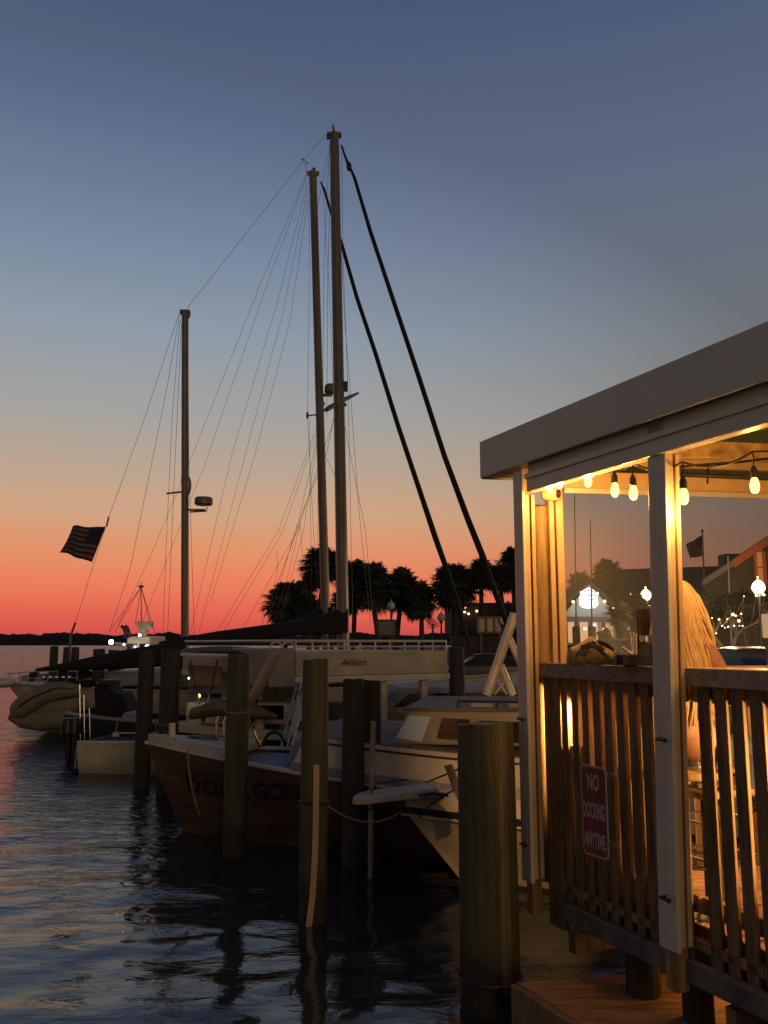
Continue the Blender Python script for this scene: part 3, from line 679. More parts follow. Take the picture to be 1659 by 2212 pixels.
# ---------------------------------------------------------------- small motorboat on the left
def left_motorboat():
    o = at(290, 1672, 15.2); Yc = 15.9
    root = thing('small_motorboat', (o.x, Yc, 0), 'small cream motorboat with navy top edge, left of the slim pile', 'boat')
    # stern faces left; hull runs right
    st = at(168,1672,15.0); st.z = 0
    F = frame((st.x, Yc, 0), radians(-6)); Lh = 5.0
    zs = lambda t: .52+.06*t
    mb, hb = hull_parts(F, Lh, 1.7, zs, rake=.6, depth=.3, flare=.2, transom=.9); obj('hull', mb, M['cream_hull'], root, smooth=True)
    mb = MB(); mb.prism([F(0,.8,zs(0)), F(-.12,.6,.06), F(-.12,-.6,.06), F(0,-.8,zs(0))], F(.02,0,0)-F(0,0,0)); obj('transom', mb, M['bluegrey'], root)
    obj('gunwale', rail_mb(F, Lh, hb, zs, .08, .03, out=.02), M['gel'], root)
    obj('deck', deck_mb(F, Lh, hb, zs, .02, .05), M['navy'], root)
    root2 = thing('navy_workboat', (st.x, 17.2, 0), 'navy hulled open boat with outboards, behind the small cream motorboat', 'boat')
    F2 = frame((at(146,1600,17.0).x, 17.6, 0), radians(0)); L2 = 5.2
    zs2 = lambda t: .62+.25*(1-t)**3+.05*t
    mb, hb2 = hull_parts(F2, L2, 2.0, zs2, rake=.3, depth=.3, flare=.1); obj('hull', mb, M['navy'], root2, smooth=True)
    obj('gunwale', rail_mb(F2, L2, hb2, zs2, .09, .05, out=.02), M['gel2'], root2); obj('deck', deck_mb(F2, L2, hb2, zs2, .1, .05), M['bluegrey'], root2)
    for px in (146, 160):
        mb = MB(); mb.lathe(at(px,1585,16.4)-V((0,0,.0)), [(.02,.30),(.10,.28),(.13,.18),(.12,.0),(.06,-.05)]); mb.obox(at(px,1640,16.4)+V((-.04,-.05,0)), (.08,0,0), (0,.14,0), (0,0,.55)); mb.lathe(at(px,1655,16.4), [(.02,.1),(.07,.05),(.06,-.15),(.01,-.2)])
        obj('outboard_motor', mb, M['darkmetal'], root2, smooth=True)
    mb = MB(); mb.prism([at(205,1596,17.6),at(200,1478,17.6),at(226,1470,17.6),at(240,1500,17.6),at(262,1496,17.6),at(276,1535,17.6),at(270,1596,17.6)], (0,.9,0)); obj('covered_engine', mb, M['darkcover'], root2, bevel=.09)
    mb = MB(); mb.obox(at(214,1480,17.5)+V((0,0,0)), (.34,0,0), (0,.3,0), (0,0,.10)); mb.tube([at(216,1480,17.5), at(212,1452,17.6)], .02, 6); obj('engine_cap', mb, M['darkmetal'], root2, bevel=.02)
    mb = MB(); mb.prism([at(240,1582,16.9), at(292,1582,16.9), at(292,1546,16.9), at(268,1538,16.9)], (0,1.2,0)); obj('tarp', mb, M['bluegrey'], root2, bevel=.04)
    mb = MB()
    for px, y0, y1 in ((172,1478,1600),(181,1500,1608),(193,1530,1612)): mb.tube([at(px,y0,16.6), at(px+2,y1,16.6)], .013, 8)
    obj('rail_post', mb, M['chrome'], root2, smooth=True)
left_motorboat()

# loose gear and shore fittings between the boats
def fender_row():
    for px, py, Y, lb in ((250,1600,16.4,'round fender hanging between the cream motorboat and the slim pile'), (720,1640,10.0,'pale fender hanging on the white topsides beside the dark pair of piles'), (560,1566,13.9,'small fender beside the brass deck horn')):
        c = at(px,py,Y); mb = MB(); mb.lathe(c, [(.02,-.16),(.07,-.14),(.085,-.05),(.085,.06),(.06,.14),(.02,.16)], 12); mb.tube([c+V((0,0,.15)), c+V((0,.05,.34))], .006, 5); tag(obj('boat_fender', mb, M['gel'], smooth=True), lb, 'fender', 'fenders')
fender_row()
# ---------------------------------------------------------------- sailing yachts
def line(root, name, pts, r=.009, m='wire'):
    mb = MB(); mb.tube(pts, r, 5); return obj(name, mb, M[m], root)
def ketch():
    Y = 22.0
    st = at(8,1500,Y); st.z = 0; Lh = 13.2
    F = frame((st.x, Y+.6, 0), radians(2))
    root = thing('ketch', (st.x, Y, 0), 'large white ketch with two grey masts and a flag on its backstay', 'sailboat')
    zs = lambda t: 1.22-.25*sin(pi*t)+.25*t
    # overhanging stern at left
    rings = []
    for i in range(25):
        t = i/24; b = 1.75*(sin(pi*min(t*1.15+.18,1)) if t < .7 else sin(pi*min(.7*1.15+.18,1))+0)*1
        b = 1.75*max(.02, (1-abs(2*(t-.45))**2.4*1.0)) ; b = max(b, .55*(1-t)**2)
        x = Lh*t; zt = zs(t); kz = -.45 if .1 < t < .92 else (-.2)
        off = 1.05*(1-t)**8  # counter
        rings.append([F(x,b,zt), F(x+off*.5,b*.97,zt*.5), F(x+off,b*.75,0), F(x+off*1.1,.02,kz), F(x+off*1.1,-.02,kz), F(x+off,-b*.75,0), F(x+off*.5,-b*.97,zt*.5), F(x,-b,zt)])
    mb = MB(); mb.loft(rings, closed=False); mb.f.append(tuple(range(8))); obj('hull', mb, M['cream_hull'], root, smooth=True)
    mb = MB(); r = []
    for i in range(25): a, b = rings[i][0], rings[i][-1]; r.append([a+V((0,0,-.02)), b+V((0,0,-.02)), b+V((0,0,-.06)), a+V((0,0,-.06))])
    mb.loft(r); obj('deck', mb, M['gel2'], root)
    mb = MB(); mb.prism([F(x,.8,z) for x, z in [(4.2,1.1),(9.6,1.2),(9.0,1.6),(4.2,1.65)]], (0,-1.6,0)); obj('coachroof', mb, M['gel2'], root, bevel=.08)
    mb = MB(); mb.obox(F(2.6,-.9,1.15), (1.5,0,0), (0,1.8,0), (0,0,.35)); obj('cockpit_coaming', mb, M['bluegrey'], root, bevel=.05)
    def mast(px0, py0, px1, py1, Y, w0, w1, name, m):
        a = at(px0, py0, Y); b = at(px1, py1, Y); foot = V((b.x+(b.x-a.x)*.0, Y, 1.2))
        mb = MB(); n = 10; rr = []
        for i in range(n+1):
            p = foot.lerp(a, i/n) if i else foot
            rr.append([p+V((cos(t)*(w1+(w0-w1)*i/n)/2, sin(t)*(w1+(w0-w1)*i/n)*.7, 0)) for t in np.linspace(0,2*pi,12,endpoint=False)])
        mb.loft(rr); return obj(name, mb, M[m], root, smooth=True), a, foot
    S = Y/FP
    mm, top, foot = mast(722, 290, 744, 1345, Y, 21*S*1.03, 27*S, 'main_mast', 'mast')
    mb = MB(); mb.box(top+V((0,0,-.03)), (.40,.2,.07)); mb.tube([top, top+V((-.04,0,.27))], .03, 8); mb.box(top+V((-.17,0,-.08)), (.08,.1,.1)); obj('masthead', mb, M['mast'], mm)
    mz, ztop, zfoot = mast(400, 677, 402, 1400, Y, 15*S, 17*S, 'mizzen_mast', 'mast')
    mb = MB(); mb.box(ztop+V((.0,0,.03)), (.26,.16,.10)); mb.ell(ztop+V((.08,0,-.05)), (.06,.06,.11)); obj('masthead', mb, M['mast'], mz)
    # radar on mizzen
    c = at(440, 1083, Y); mb = MB(); mb.lathe(c+V((0,0,-.10)), [(.20,0),(.235,.03),(.235,.15),(.21,.20),(.02,.205)]); obj('radar_dome', mb, M['mast'], mz, smooth=True)
    mb = MB(); mb.obox(at(408,1103,Y)+V((0,-.05,0)), (.42,0,0), (0,.1,0), (0,0,.04)); obj('radar_bracket', mb, M['mast'], mz); mb = MB(); mb.tube([at(410,1106,Y), at(446,1104,Y), at(447,1096,Y)], .02, 6); obj('bracket_strut', mb, M['mast'], mz)
    mb = MB(); mb.tube([at(360,1066,Y), at(398,1062,Y)], .025, 6); mb.ell(at(402,1050,Y)+V((.02,0,0)), (.12,.1,.28)); mb.box(at(396,1038,Y), (.1,.1,.1)); obj('spreader', mb, M['mast'], mz)
    # main spreaders
    mb = MB(); mb.tube([at(706,886,Y-.4), at(738,866,Y), at(774,849,Y+.9)], [.05,.07,.03], 8); mb.tube([at(738,870,Y), at(748,876,Y)], .05, 6); obj('spreader', mb, M['mast'], mm)
    mb = MB(); mb.box(at(745,835,Y), (.14,.14,.25)); obj('mast_lamp', mb, M['darkmetal'], mm)
    # booms with covers
    a = at(752,1338,Y-.1); b = at(345,1382,Y-.3)
    mb = MB(); r = []
    prof = [(0,.44,.10),(.05,.46,.22),(.18,.30,.20),(.4,.24,.18),(.7,.20,.16),(1,.09,.08)]
    for t, h, w_ in prof:
        p = a.lerp(b, t); p.z = a.z+(b.z-a.z)*t-.12
        r.append([p+V((0,w_*cos(q),h*.9*max(sin(q), -.55))) for q in np.linspace(0,2*pi,12,endpoint=False)])
    mb.loft(r); obj('boom_cover', mb, M['darkcover'], root, smooth=True)
    a = at(400,1400,Y-.2); b = at(78,1438,Y-1.2); mb = MB(); r = []
    for t, h, w_ in [(0,.40,.14),(.1,.30,.2),(.4,.24,.2),(.75,.12,.14),(1,.03,.05)]:
        p = a.lerp(b, t); p.z -= .1; r.append([p+V((0,w_*cos(q),h*sin(q))) for q in np.linspace(0,2*pi,12,endpoint=False)])
    mb.loft(r); obj('boom_cover', mb, M['darkcover'], root, smooth=True)
    mb = MB(); mb.tube([at(400,1424,Y-.2), at(80,1446,Y-1.2)], .045, 8); obj('boom', mb, M['mast'], root)
    # furled headsail
    pts = [(736,312),(752,352),(766,385),(800,500),(850,650),(905,815),(960,985),(1010,1120),(1042,1200),(1062,1260),(1085,1320),(1118,1420)]
    mb = MB(); n = len(pts); mb.tube([at(x,y,Y-.0) for x, y in pts], [.012,.03,.045,.055,.06,.065,.07,.08,.085,.08,.07,.05], 8); obj('furled_headsail', mb, M['darkcover'], root, smooth=True)
    mb = MB(); mb.tube([at(738,315,Y), at(752,358,Y)], .03, 6); mb.ell(at(754,360,Y), (.07,.06,.14)); obj('furler_swivel', mb, M['darkmetal'], root)
    for i, pp in enumerate([[(702,292),(655,347),(405,665)], [(387,677),(312,905),(236,1115),(202,1220),(163,1345),(152,1390)], [(388,680),(362,830),(336,960),(282,1225),(236,1365)], [(389,690),(372,900),(358,1200),(352,1378)], [(392,700),(378,1000),(362,1370)],
                            [(712,312),(700,560),(697,880),(702,1340)],[(716,330),(708,600),(706,900)],[(737,540),(745,700),(757,848),(775,1100),(800,1345)],[(738,330),(741,560),(752,850),(762,1340)],[(712,318),(672,520)],
                            [(741,900),(762,1010),(790,1150),(806,1345)],[(690,960),(740,1060)],[(406,700),(408,1000),(420,1380)],[(722,900),(705,980),(640,1140),(575,1360)],[(722,905),(690,1000),(648,1130),(560,1365)]]):
        ob = line(root, 'stay', [at(x, y, Y) for x, y in pp], .0055 if i > 0 else .006)
    for px, y in ((236,1113),): line(root, 'backstay_fitting', [at(235,1116,Y), at(230,1138,Y)], .022)
    line(root, 'backstay_fitting', [at(163,1345,Y), at(152,1375,Y), at(151,1440,Y)], .030, 'mast')
    # stern rail clutter
    mb = MB()
    for x in np.linspace(20,165,8): mb.tube([at(x,1478,21.3), at(x+2,1452,21.3)], .014, 6)
    mb.tube([at(14,1455,21.3), at(90,1450,21.3), at(170,1450,21.3)], .014, 6); mb.tube([at(18,1466,21.3), at(170,1464,21.3)], .01, 6); obj('stern_rail', mb, M['chrome'], root)
    mb = MB()
    rs = random.Random(5)
    for k in range(14): mb.ell(at(rs.uniform(60,190), rs.uniform(1455,1480), 21.2+rs.random()), (rs.uniform(.08,.25), .15, rs.uniform(.05,.16)), 8, 6)
    obj('stern_gear', mb, M['darkcover'], root, smooth=True)
    mb = MB()
    for x in np.linspace(95,150,5): mb.ell(at(x,1463,20.9), (.05,.05,.05), 8, 6)
    obj('stern_fitting', mb, M['chrome'], root, smooth=True)
    # two white fender tail at left edge
    mb = MB(); mb.ell(at(5,1474,21.0), (.33,.3,.13), rz=.2); obj('fender', mb, M['gel'], root, smooth=True)
    return root
kt = ketch()

# flag on the backstay
def flag(name, corners, Y, label, pole=None, amp=.05):
    """corners: hoist-top, hoist-bottom, fly-bottom, fly-top picture points; union at hoist top"""
    ht, hb_, fb, ft = [at(x, y, Y) for x, y in corners]
    root = thing(name, tuple(hb_), label, 'flag')
    nx, ny = 26, 13
    P = lambda u, v: (ht.lerp(ft, u)).lerp(hb_.lerp(fb, u), v)+V((0, amp*sin(u*7+v*2.2)*(.3+u), amp*.35*sin(u*9+v)*u))
    def patch(cells, dy=0):
        mb = MB()
        for i, j in cells:
            u0, u1, v0, v1 = i/nx, (i+1)/nx, j/ny, (j+1)/ny; mb.add([P(u0,v0), P(u1,v0), P(u1,v1), P(u0,v1)], [(0,1,2,3)])
        return mb
    cells = [(i, j) for i in range(nx) for j in range(ny)]; can = lambda i, j: i < 11 and j < 7
    for nm_, cs, m in [('stripe', [c for c in cells if not can(*c) and c[1] == j], 'flagwhite' if j % 2 else 'flagred') for j in range(ny)]+[('canton', [c for c in cells if can(*c)], 'flagblue')]:
        mb = patch(cs); o = obj(nm_, mb, M[m], root)
        s = o.modifiers.new('s', 'SOLIDIFY'); s.thickness = .006
    mb = MB()
    for a in range(5):
        for b in range(4):
            q = P((a+.6)/nx*2.0, (b+.6)/ny*1.6); 
            for sg in (-1, 1): mb.add([q+V((-.012,sg*.012,0)), q+V((0,sg*.012,.014)), q+V((.012,sg*.012,0)), q+V((0,sg*.012,-.014))], [(0,1,2,3)])
    obj('stars', mb, M['flagwhite'], root)
    if pole: pole(root)
    return root
flag('boat_flag', [(228,1138),(198,1214),(128,1192),(155,1137)], 21.9, 'dark striped flag flying left from the ketch backstay', amp=.10)

# dinghy hanging at the stern
def dinghy():
    c = at(100,1525,20.6); root = thing('inflatable_dinghy', tuple(c), 'beige inflatable dinghy slung against the ketch stern', 'dinghy')
    mb = MB()
    tubeA = [(172,1492),(140,1490),(105,1494),(70,1512),(42,1532),(28,1540)]
    tubeB = [(28,1540),(50,1552),(90,1556),(130,1552),(168,1548)]
    mb.tube([at(x,y,20.5) for x,y in tubeA], [.12,.20,.23,.24,.24,.14], 14)
    obj('upper_tube', mb, M['inflat'], root, smooth=True)
    mb = MB(); mb.tube([at(x,y,20.7) for x,y in tubeB], [.18,.22,.25,.25,.2], 14); obj('lower_tube', mb, M['inflat'], root, smooth=True)
    mb = MB(); mb.ell(at(120,1524,20.75), (.75,.22,.30)); obj('floor', mb, M['inflat'], root, smooth=True)
    mb = MB(); mb.tube([at(158,1488,20.35), at(120,1486,20.25), at(70,1506,20.2), at(40,1527,20.2)], .02, 6); obj('grab_line', mb, M['darkmetal'], root)
dinghy()

def sloop():
    Y = 24.5; S = Y/FP; ft = at(709,1345,Y); root = thing('sloop', (ft.x, Y, 0), 'sloop with a brown mast just left of the tallest mast', 'sailboat')
    F = frame((ft.x-4.5, Y, 0), radians(3)); Lh = 10
    zs = lambda t: 1.0+.25*t
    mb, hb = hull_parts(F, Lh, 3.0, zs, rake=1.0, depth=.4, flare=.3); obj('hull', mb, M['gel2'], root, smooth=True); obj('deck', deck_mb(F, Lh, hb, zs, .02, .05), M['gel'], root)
    top = at(676,372,Y); foot = V((ft.x, Y, 1.1)); mb = MB(); n = 10; rr = []
    for i in range(n+1):
        p = foot.lerp(top, i/n); w_ = (20+(17-20)*i/n)*S/2
        rr.append([p+V((cos(t)*w_, sin(t)*w_*1.4, 0)) for t in np.linspace(0,2*pi,12,endpoint=False)])
    mb.loft(rr); ms = obj('mast', mb, M['mast2'], root, smooth=True)
    mb = MB(); r = []
    p0 = at(710,1312,Y); r = MB(); r.tube([p0, V((ft.x,Y,1.2))], [.15,.155], 12); obj('mast_boot', r, M['darkcover'], ms)
    mb = MB(); mb.prism([top+V((-.2,-.06,0)), top+V((.2,-.06,0)), top+V((.17,-.06,-.10)), top+V((.1,-.06,-.12)), top+V((-.1,-.06,-.15)), top+V((-.19,-.06,-.06))], (0,.12,0)); mb.box(top+V((.03,0,.05)), (.1,.1,.05)); mb.box(top+V((.03,0,.12)), (.09,.09,.02)); obj('masthead', mb, M['mast2'], ms)
    mb = MB(); mb.tube([at(663,374,Y), at(660,350,Y)], .008, 5); mb.tube([at(652,344,Y), at(667,354,Y)], .012, 5); mb.ell(at(653,344,Y), (.03,.03,.03), 8, 6); obj('wind_vane', mb, M['wire'], ms)
    mb = MB(); mb.tube([at(664,898,Y), at(692,895,Y)], .022, 6); mb.ell(at(664,897,Y), (.04,.04,.12), 8, 6); mb.tube([at(692,893,Y), at(712,878,Y+.5), at(728,870,Y+1)], .05, 6); obj('spreader', mb, M['mast2'], ms)
    c = at(716,840,Y); mb = MB(); mb.lathe(c+V((0,0,-.13)), [(.18,0),(.21,.03),(.20,.20),(.17,.25),(.02,.26)]); obj('radar_dome', mb, M['mast2'], ms, smooth=True)
    mb = MB(); mb.obox(at(694,856,Y)+V((0,-.05,0)), (.32,0,0), (0,.1,0), (0,0,.07)); obj('radar_bracket', mb, M['mast2'], ms); mb = MB(); mb.box(at(693,872,Y)+V((.08,0,0)), (.07,.1,.08)); obj('cleat', mb, M['mast2'], ms)
    pts = [(692,392),(700,408),(715,460),(738,527),(770,640),(810,760),(860,920),(905,1055),(940,1160),(962,1222),(985,1290),(1015,1400)]
    mb = MB(); mb.tube([at(x,y,Y+.1) for x,y in pts], [.02,.04,.04,.055,.06,.065,.07,.075,.085,.08,.07,.04], 8); obj('furled_headsail', mb, M['darkcover'], root, smooth=True)
    for pp in [[(662,376),(560,620),(415,985),(330,1190),(250,1362)], [(663,380),(575,620),(440,1010),(300,1362)], [(664,395),(600,650),(500,985),(412,1365)], [(665,410),(610,680),(520,1020),(430,1365)], [(666,430),(625,700),(550,985),(455,1300)],
               [(668,385),(668,640),(664,897),(680,1200),(690,1345)], [(683,925),(600,1150),(468,1365)], [(684,935),(610,1150),(482,1365)], [(684,950),(640,1150),(520,1365)], [(684,960),(655,1150),(600,1355)], [(650,1125),(620,1250),(585,1362)], [(648,1130),(660,1280)],[(696,392),(712,640),(722,900)],
               [(597,1190),(600,1230),(575,1362)],[(687,905),(686,1345)],[(668,900),(674,1345)]]:
        line(root, 'stay', [at(x,y,Y) for x,y in pp], .0050)
    a = at(722,1345,Y); b = at(470,1388,Y); mb = MB(); r = []
    for t, h, w_ in [(0,.30,.1),(.1,.5,.2),(.25,.34,.2),(.5,.24,.2),(1,.06,.08)]:
        p = a.lerp(b, t); r.append([p+V((0,w_*cos(q),h*max(sin(q),-.6))) for q in np.linspace(0,2*pi,12,endpoint=False)])
    mb.loft(r); obj('boom_cover', mb, M['darkcover'], root, smooth=True)
sloop()

# trawler with radar and floodlights
def trawler():
    Y = 31; c = at(300,1480,Y); root = thing('trawler', (c.x,Y,0), 'distant workboat with white wheelhouse, radar bar and bright floodlights', 'boat')
    F = frame((c.x-4,Y+1,0), 0); zs = lambda t: 1.1+.5*t
    mb, hb = hull_parts(F, 10, 3.4, zs, rake=.8, depth=.4, flare=.3); obj('hull', mb, M['gel2'], root, smooth=True); obj('deck', deck_mb(F,10,hb,zs,.03,.05), M['gel2'], root)
    mb = MB(); a = at(266,1412,Y); b = at(326,1412,Y); zt = at(300,1374,Y).z
    mb.prism([a+V((0,0,-1)), b+V((0,0,-1)), b+V((-.05,0,zt-b.z)), a+V((.12,0,zt-a.z))], (0,2.2,0)); wh = obj('wheelhouse', mb, M['gel'], root, bevel=.05)
    mb = MB(); mb.obox(at(274,1406,Y)+V((0,-.02,-.05)), (.35,0,0), (0,.02,0), (0,0,.3)); obj('window', mb, M['glassdark'], wh)
    mb = MB(); mb.obox(at(274,1406,Y)+V((.45,-.02,-.05)), (.3,0,0), (0,.02,0), (0,0,.3)); obj('window', mb, M['glassdark'], wh)
    mb = MB(); mb.tube([at(309,1375,Y), at(311,1356,Y)], .14, 10); mb.prism([at(300,1360,Y), at(322,1360,Y), at(316,1366,Y), at(305,1366,Y)], (0,.2,0)); mb.obox(at(296,1356,Y)+V((0,-.12,0)), (.56,0,0), (0,.24,0), (0,0,.22)); obj('radar_bar', mb, M['cream_hull'], root, bevel=.03)
    mb = MB()
    for x in (262,270): mb.tube([at(x,1352,Y), at(x+5,1356,Y), at(x+9,1366,Y), at(x+9,1378,Y)], .06, 8)
    obj('exhaust_hook', mb, M['darkmetal'], root, smooth=True)
    for x, y, r in ((240,1387,.085),(302,1372,.05),(318,1397,.075),(268,1392,.035)):
        mb = MB(); mb.ell(at(x,y,Y-.3), (r,r*.5,r)); f = obj('floodlight', mb, M['white_l'], root, smooth=True)
        mb = MB(); mb.obox(at(x,y,Y-.3)+V((-r,.02,-r)), (2*r,0,0), (0,.12,0), (0,0,2*r)); obj('housing', mb, M['darkmetal'], f)
        light('floodlight_light', at(x,y+6,Y-.7), 4, (1,.88,.75), .06, root)
    ap = (305,1268)
    mb = MB()
    for x, y in ((236,1365),(248,1365),(292,1350),(306,1345),(325,1350),(338,1380)): mb.tube([at(*ap,Y), at(x,y,Y)], .010, 5)
    mb.tube([at(305,1345,Y), at(305,1258,Y)], .015, 6); mb.ell(at(305,1267,Y), (.11,.05,.05), 8, 6); obj('rigging', mb, M['wire'], root)
    mb = MB(); mb.tube([at(236,1388,Y), at(275,1392,Y)], .05, 6); obj('light_bar', mb, M['gel2'], root)
trawler()

# thin antenna / whip poles of boats seen through the shed
for px, y0, lab in ((1241,1070,'taller thin whip aerial seen through the left shed opening'), (1275,1122,'shorter thin whip aerial seen through the left shed opening')):
    mb = MB(); a = at(px, y0, 11); b = at(px+4, 1372, 11); mb.tube([b, b.lerp(a, .5), a], [.011,.009,.006], 6); mb.lathe(V((b.x,11,-.8)), [(.05,0),(.05,b.z+.8+.1),(.011,b.z+.8+.12)], 8)
    tag(obj('whip_aerial', mb, M['greyboard']), lab, 'aerial', 'whip aerials')

# ---------------------------------------------------------------- shore: palms and trees
def palm(px, py, rpx, Y, label, trunk_w=.16, seed=0, lean=0, m='frond', squash=.85, nf=62, gz=GZ):
    rs = random.Random(seed); c = at(px, py, Y); R = rpx*Y/FP
    root = thing('palm_tree', (c.x-lean, Y, gz), label, 'palm tree', 'palms on the far shore' if m == 'frond' else None)
    mb = MB(); b = V((c.x-lean, Y, gz-.1)); pts = [b.lerp(c, t)+V((.12*sin(3*t+seed),0,0)) for t in np.linspace(0,1,9)]
    mb.tube(pts, [trunk_w*(1.25-.4*t)+.012*rs.random() for t in np.linspace(0,1,9)], 10); obj('trunk', mb, M['trunk'], root, smooth=True)
    mb = MB(); mb.ell(c-V((0,0,R*.05)), (R*.48,R*.48,R*.48*squash), 9, 7)
    for k in range(nf):
        az = rs.random()*2*pi; el = rs.uniform(-1.15, 1.35); Lp = R*rs.uniform(.35,.62)
        d = V((cos(az)*cos(el), sin(az)*cos(el), sin(el)*squash)); sq2 = max(.6, squash); hub = c+d*Lp; hub.z -= (.10+.1*rs.random())*R*cos(el)
        sd = d.cross(V((0,0,1))); sd = sd.normalized() if sd.length > .1 else V((1,0,0)); up = sd.cross(d)
        mb.add([c-sd*.02, c+sd*.02, hub], [(0,1,2)])
        nl = 13; fr = R*rs.uniform(.34,.50)
        for q in range(nl):
            w_ = (q-(nl-1)/2)/(nl-1)*3.6+rs.uniform(-.06,.06); dr = (d*cos(w_)+sd*sin(w_)).normalized()
            tip = hub+dr*fr*rs.uniform(.8,1.1)-V((0,0,fr*rs.uniform(.12,.45))); mid = hub+dr*fr*.5+up*.03; pv = (sd*cos(w_)-d*sin(w_))*fr*.075
            mb.add([hub, mid+pv, tip, mid-pv], [(0,1,2,3)])
    obj('crown', mb, M[m], root); return root
P = [(620,1295,43,1.15,62,'leftmost palm of the row, standing alone at its edge'),(698,1214,44,.85,66,'palm with its crown behind the middle of both masts'),(664,1302,27,1.1,60,'low palm just left of the brown mast base'),
     (668,1252,24,.8,64,'small palm crown poking out left of the brown mast'),(768,1245,36,1.2,64,'palm directly right of the tallest mast'),(808,1262,42,1.3,60,'palm above the unlit globe and dark board'),(748,1290,30,1.1,61,'low palm behind the tallest mast base'),
     (868,1268,36,1.35,62,'tallest crown in the middle of the palm row'),(905,1290,36,1.15,60,'low wide palm in the middle of the row'),(980,1257,48,.95,60,'broad palm under the lower end of the first furled sail'),
     (1040,1234,33,1.0,60,'palm crown under the lower end of the long furled sail'),(1082,1243,28,1.1,62,'narrow palm beside the shed post, right end of the row'),(1112,1222,38,1.3,64,'palm partly hidden by the shed corner post')]
for i, (x,y,r,sq,Y,lb) in enumerate(P):
    palm(x, y+3, r*1.50, Y, lb, seed=i+3, lean=[.0,.3,-.3][i%3]*1.2, squash=sq*.80, nf=150)
palm(1252,1258,36,60,'left one of two palm crowns behind the lit gable', seed=41); palm(1312,1240,44,62,'right, rounder one of two crowns behind the lit gable', seed=42, nf=110, squash=1)
palm(1340,1325,42,30,'lit shaggy palm right of the lit gable', seed=51, m='frond_lit', trunk_w=.2, nf=46); palm(1372,1310,46,34,'tallest lamplit palm under the left lit street lamp', seed=52, m='frond_lit', nf=60); palm(1308,1372,30,28,'lowest spiky palm before the lit porch', seed=53, m='frond_lit', nf=26)
# small shrub at the end of the Avalon rail
def shrub(px, py, rpx, Y, label, n=500, m='leaf', seed=0):
    rs = random.Random(seed); c = at(px, py, Y); R = rpx*Y/FP; root = thing('shrub', (c.x,Y,GZ), label, 'shrub')
    mb = MB()
    for k in range(n):
        d = V((rs.gauss(0,1),rs.gauss(0,1),rs.gauss(0,1))).normalized()*R*rs.random()**.4; p = c+V((d.x,d.y,d.z*.8)); a = V((rs.gauss(0,1),rs.gauss(0,1),rs.gauss(0,1))).normalized()*R*.11; b = a.orthogonal().normalized()*R*.05
        mb.add([p-a, p+b, p+a, p-b], [(0,1,2,3)])
    obj('foliage', mb, M[m], root); mb = MB(); mb.tube([V((c.x,Y,GZ-.1)), c], .06, 6); obj('stem', mb, M['trunk'], root)
shrub(935,1348,16,55,'small dark bush seen above the right part of the pontoon rail', 260, seed=3)
shrub(1100,1330,40,58,'dark shrub mass behind the crossed white gantry', 900, seed=4)

def broadtree(px, py, rpx, Y, label, seed=0, n=2600):
    rs = random.Random(seed); c = at(px, py, Y); R = rpx*Y/FP; base = V((c.x+.3,Y,GZ-.1)); root = thing('shade_tree', (base.x,Y,GZ), label, 'tree')
    mb = MB(); ends = []
    def br(p, d, l, r, dep_):
        q = p+d*l; mid = p.lerp(q,.5)+V((rs.uniform(-1,1),rs.uniform(-1,1),rs.uniform(-.5,.5)))*l*.08; mb.tube([p, mid, q], [r, r*.85, r*.65], 6)
        if dep_ == 0: ends.append(q); return
        for _ in range(3):
            nd = (d+V((rs.uniform(-1,1),rs.uniform(-1,1),rs.uniform(-.35,.7)))*.85).normalized(); br(q, nd, l*rs.uniform(.6,.85), r*.6, dep_-1)
    br(base, V((-.12,0,1)).normalized(), (c.z-GZ)*.5, .15, 4)
    obj('trunk', mb, M['bark'], root); mb = MB()
    for k in range(n):
        e = rs.choice(ends); p = e+V((rs.gauss(0,1),rs.gauss(0,1),rs.gauss(0,.7)))*R*.12; a = V((rs.gauss(0,1),rs.gauss(0,1),rs.gauss(0,1))).normalized()*.12; b = a.orthogonal().normalized()*.05
        mb.add([p-a, p+b, p+a, p-b], [(0,1,2,3)])
    obj('crown', mb, M['leaf'], root); return root
broadtree(1562,1335,60,30,'spreading tree with pale lit branches, right opening', 2, 1500)
broadtree(1625,1330,55,40,'leafy dark tree behind the right lit street lamp', 6, 3000)

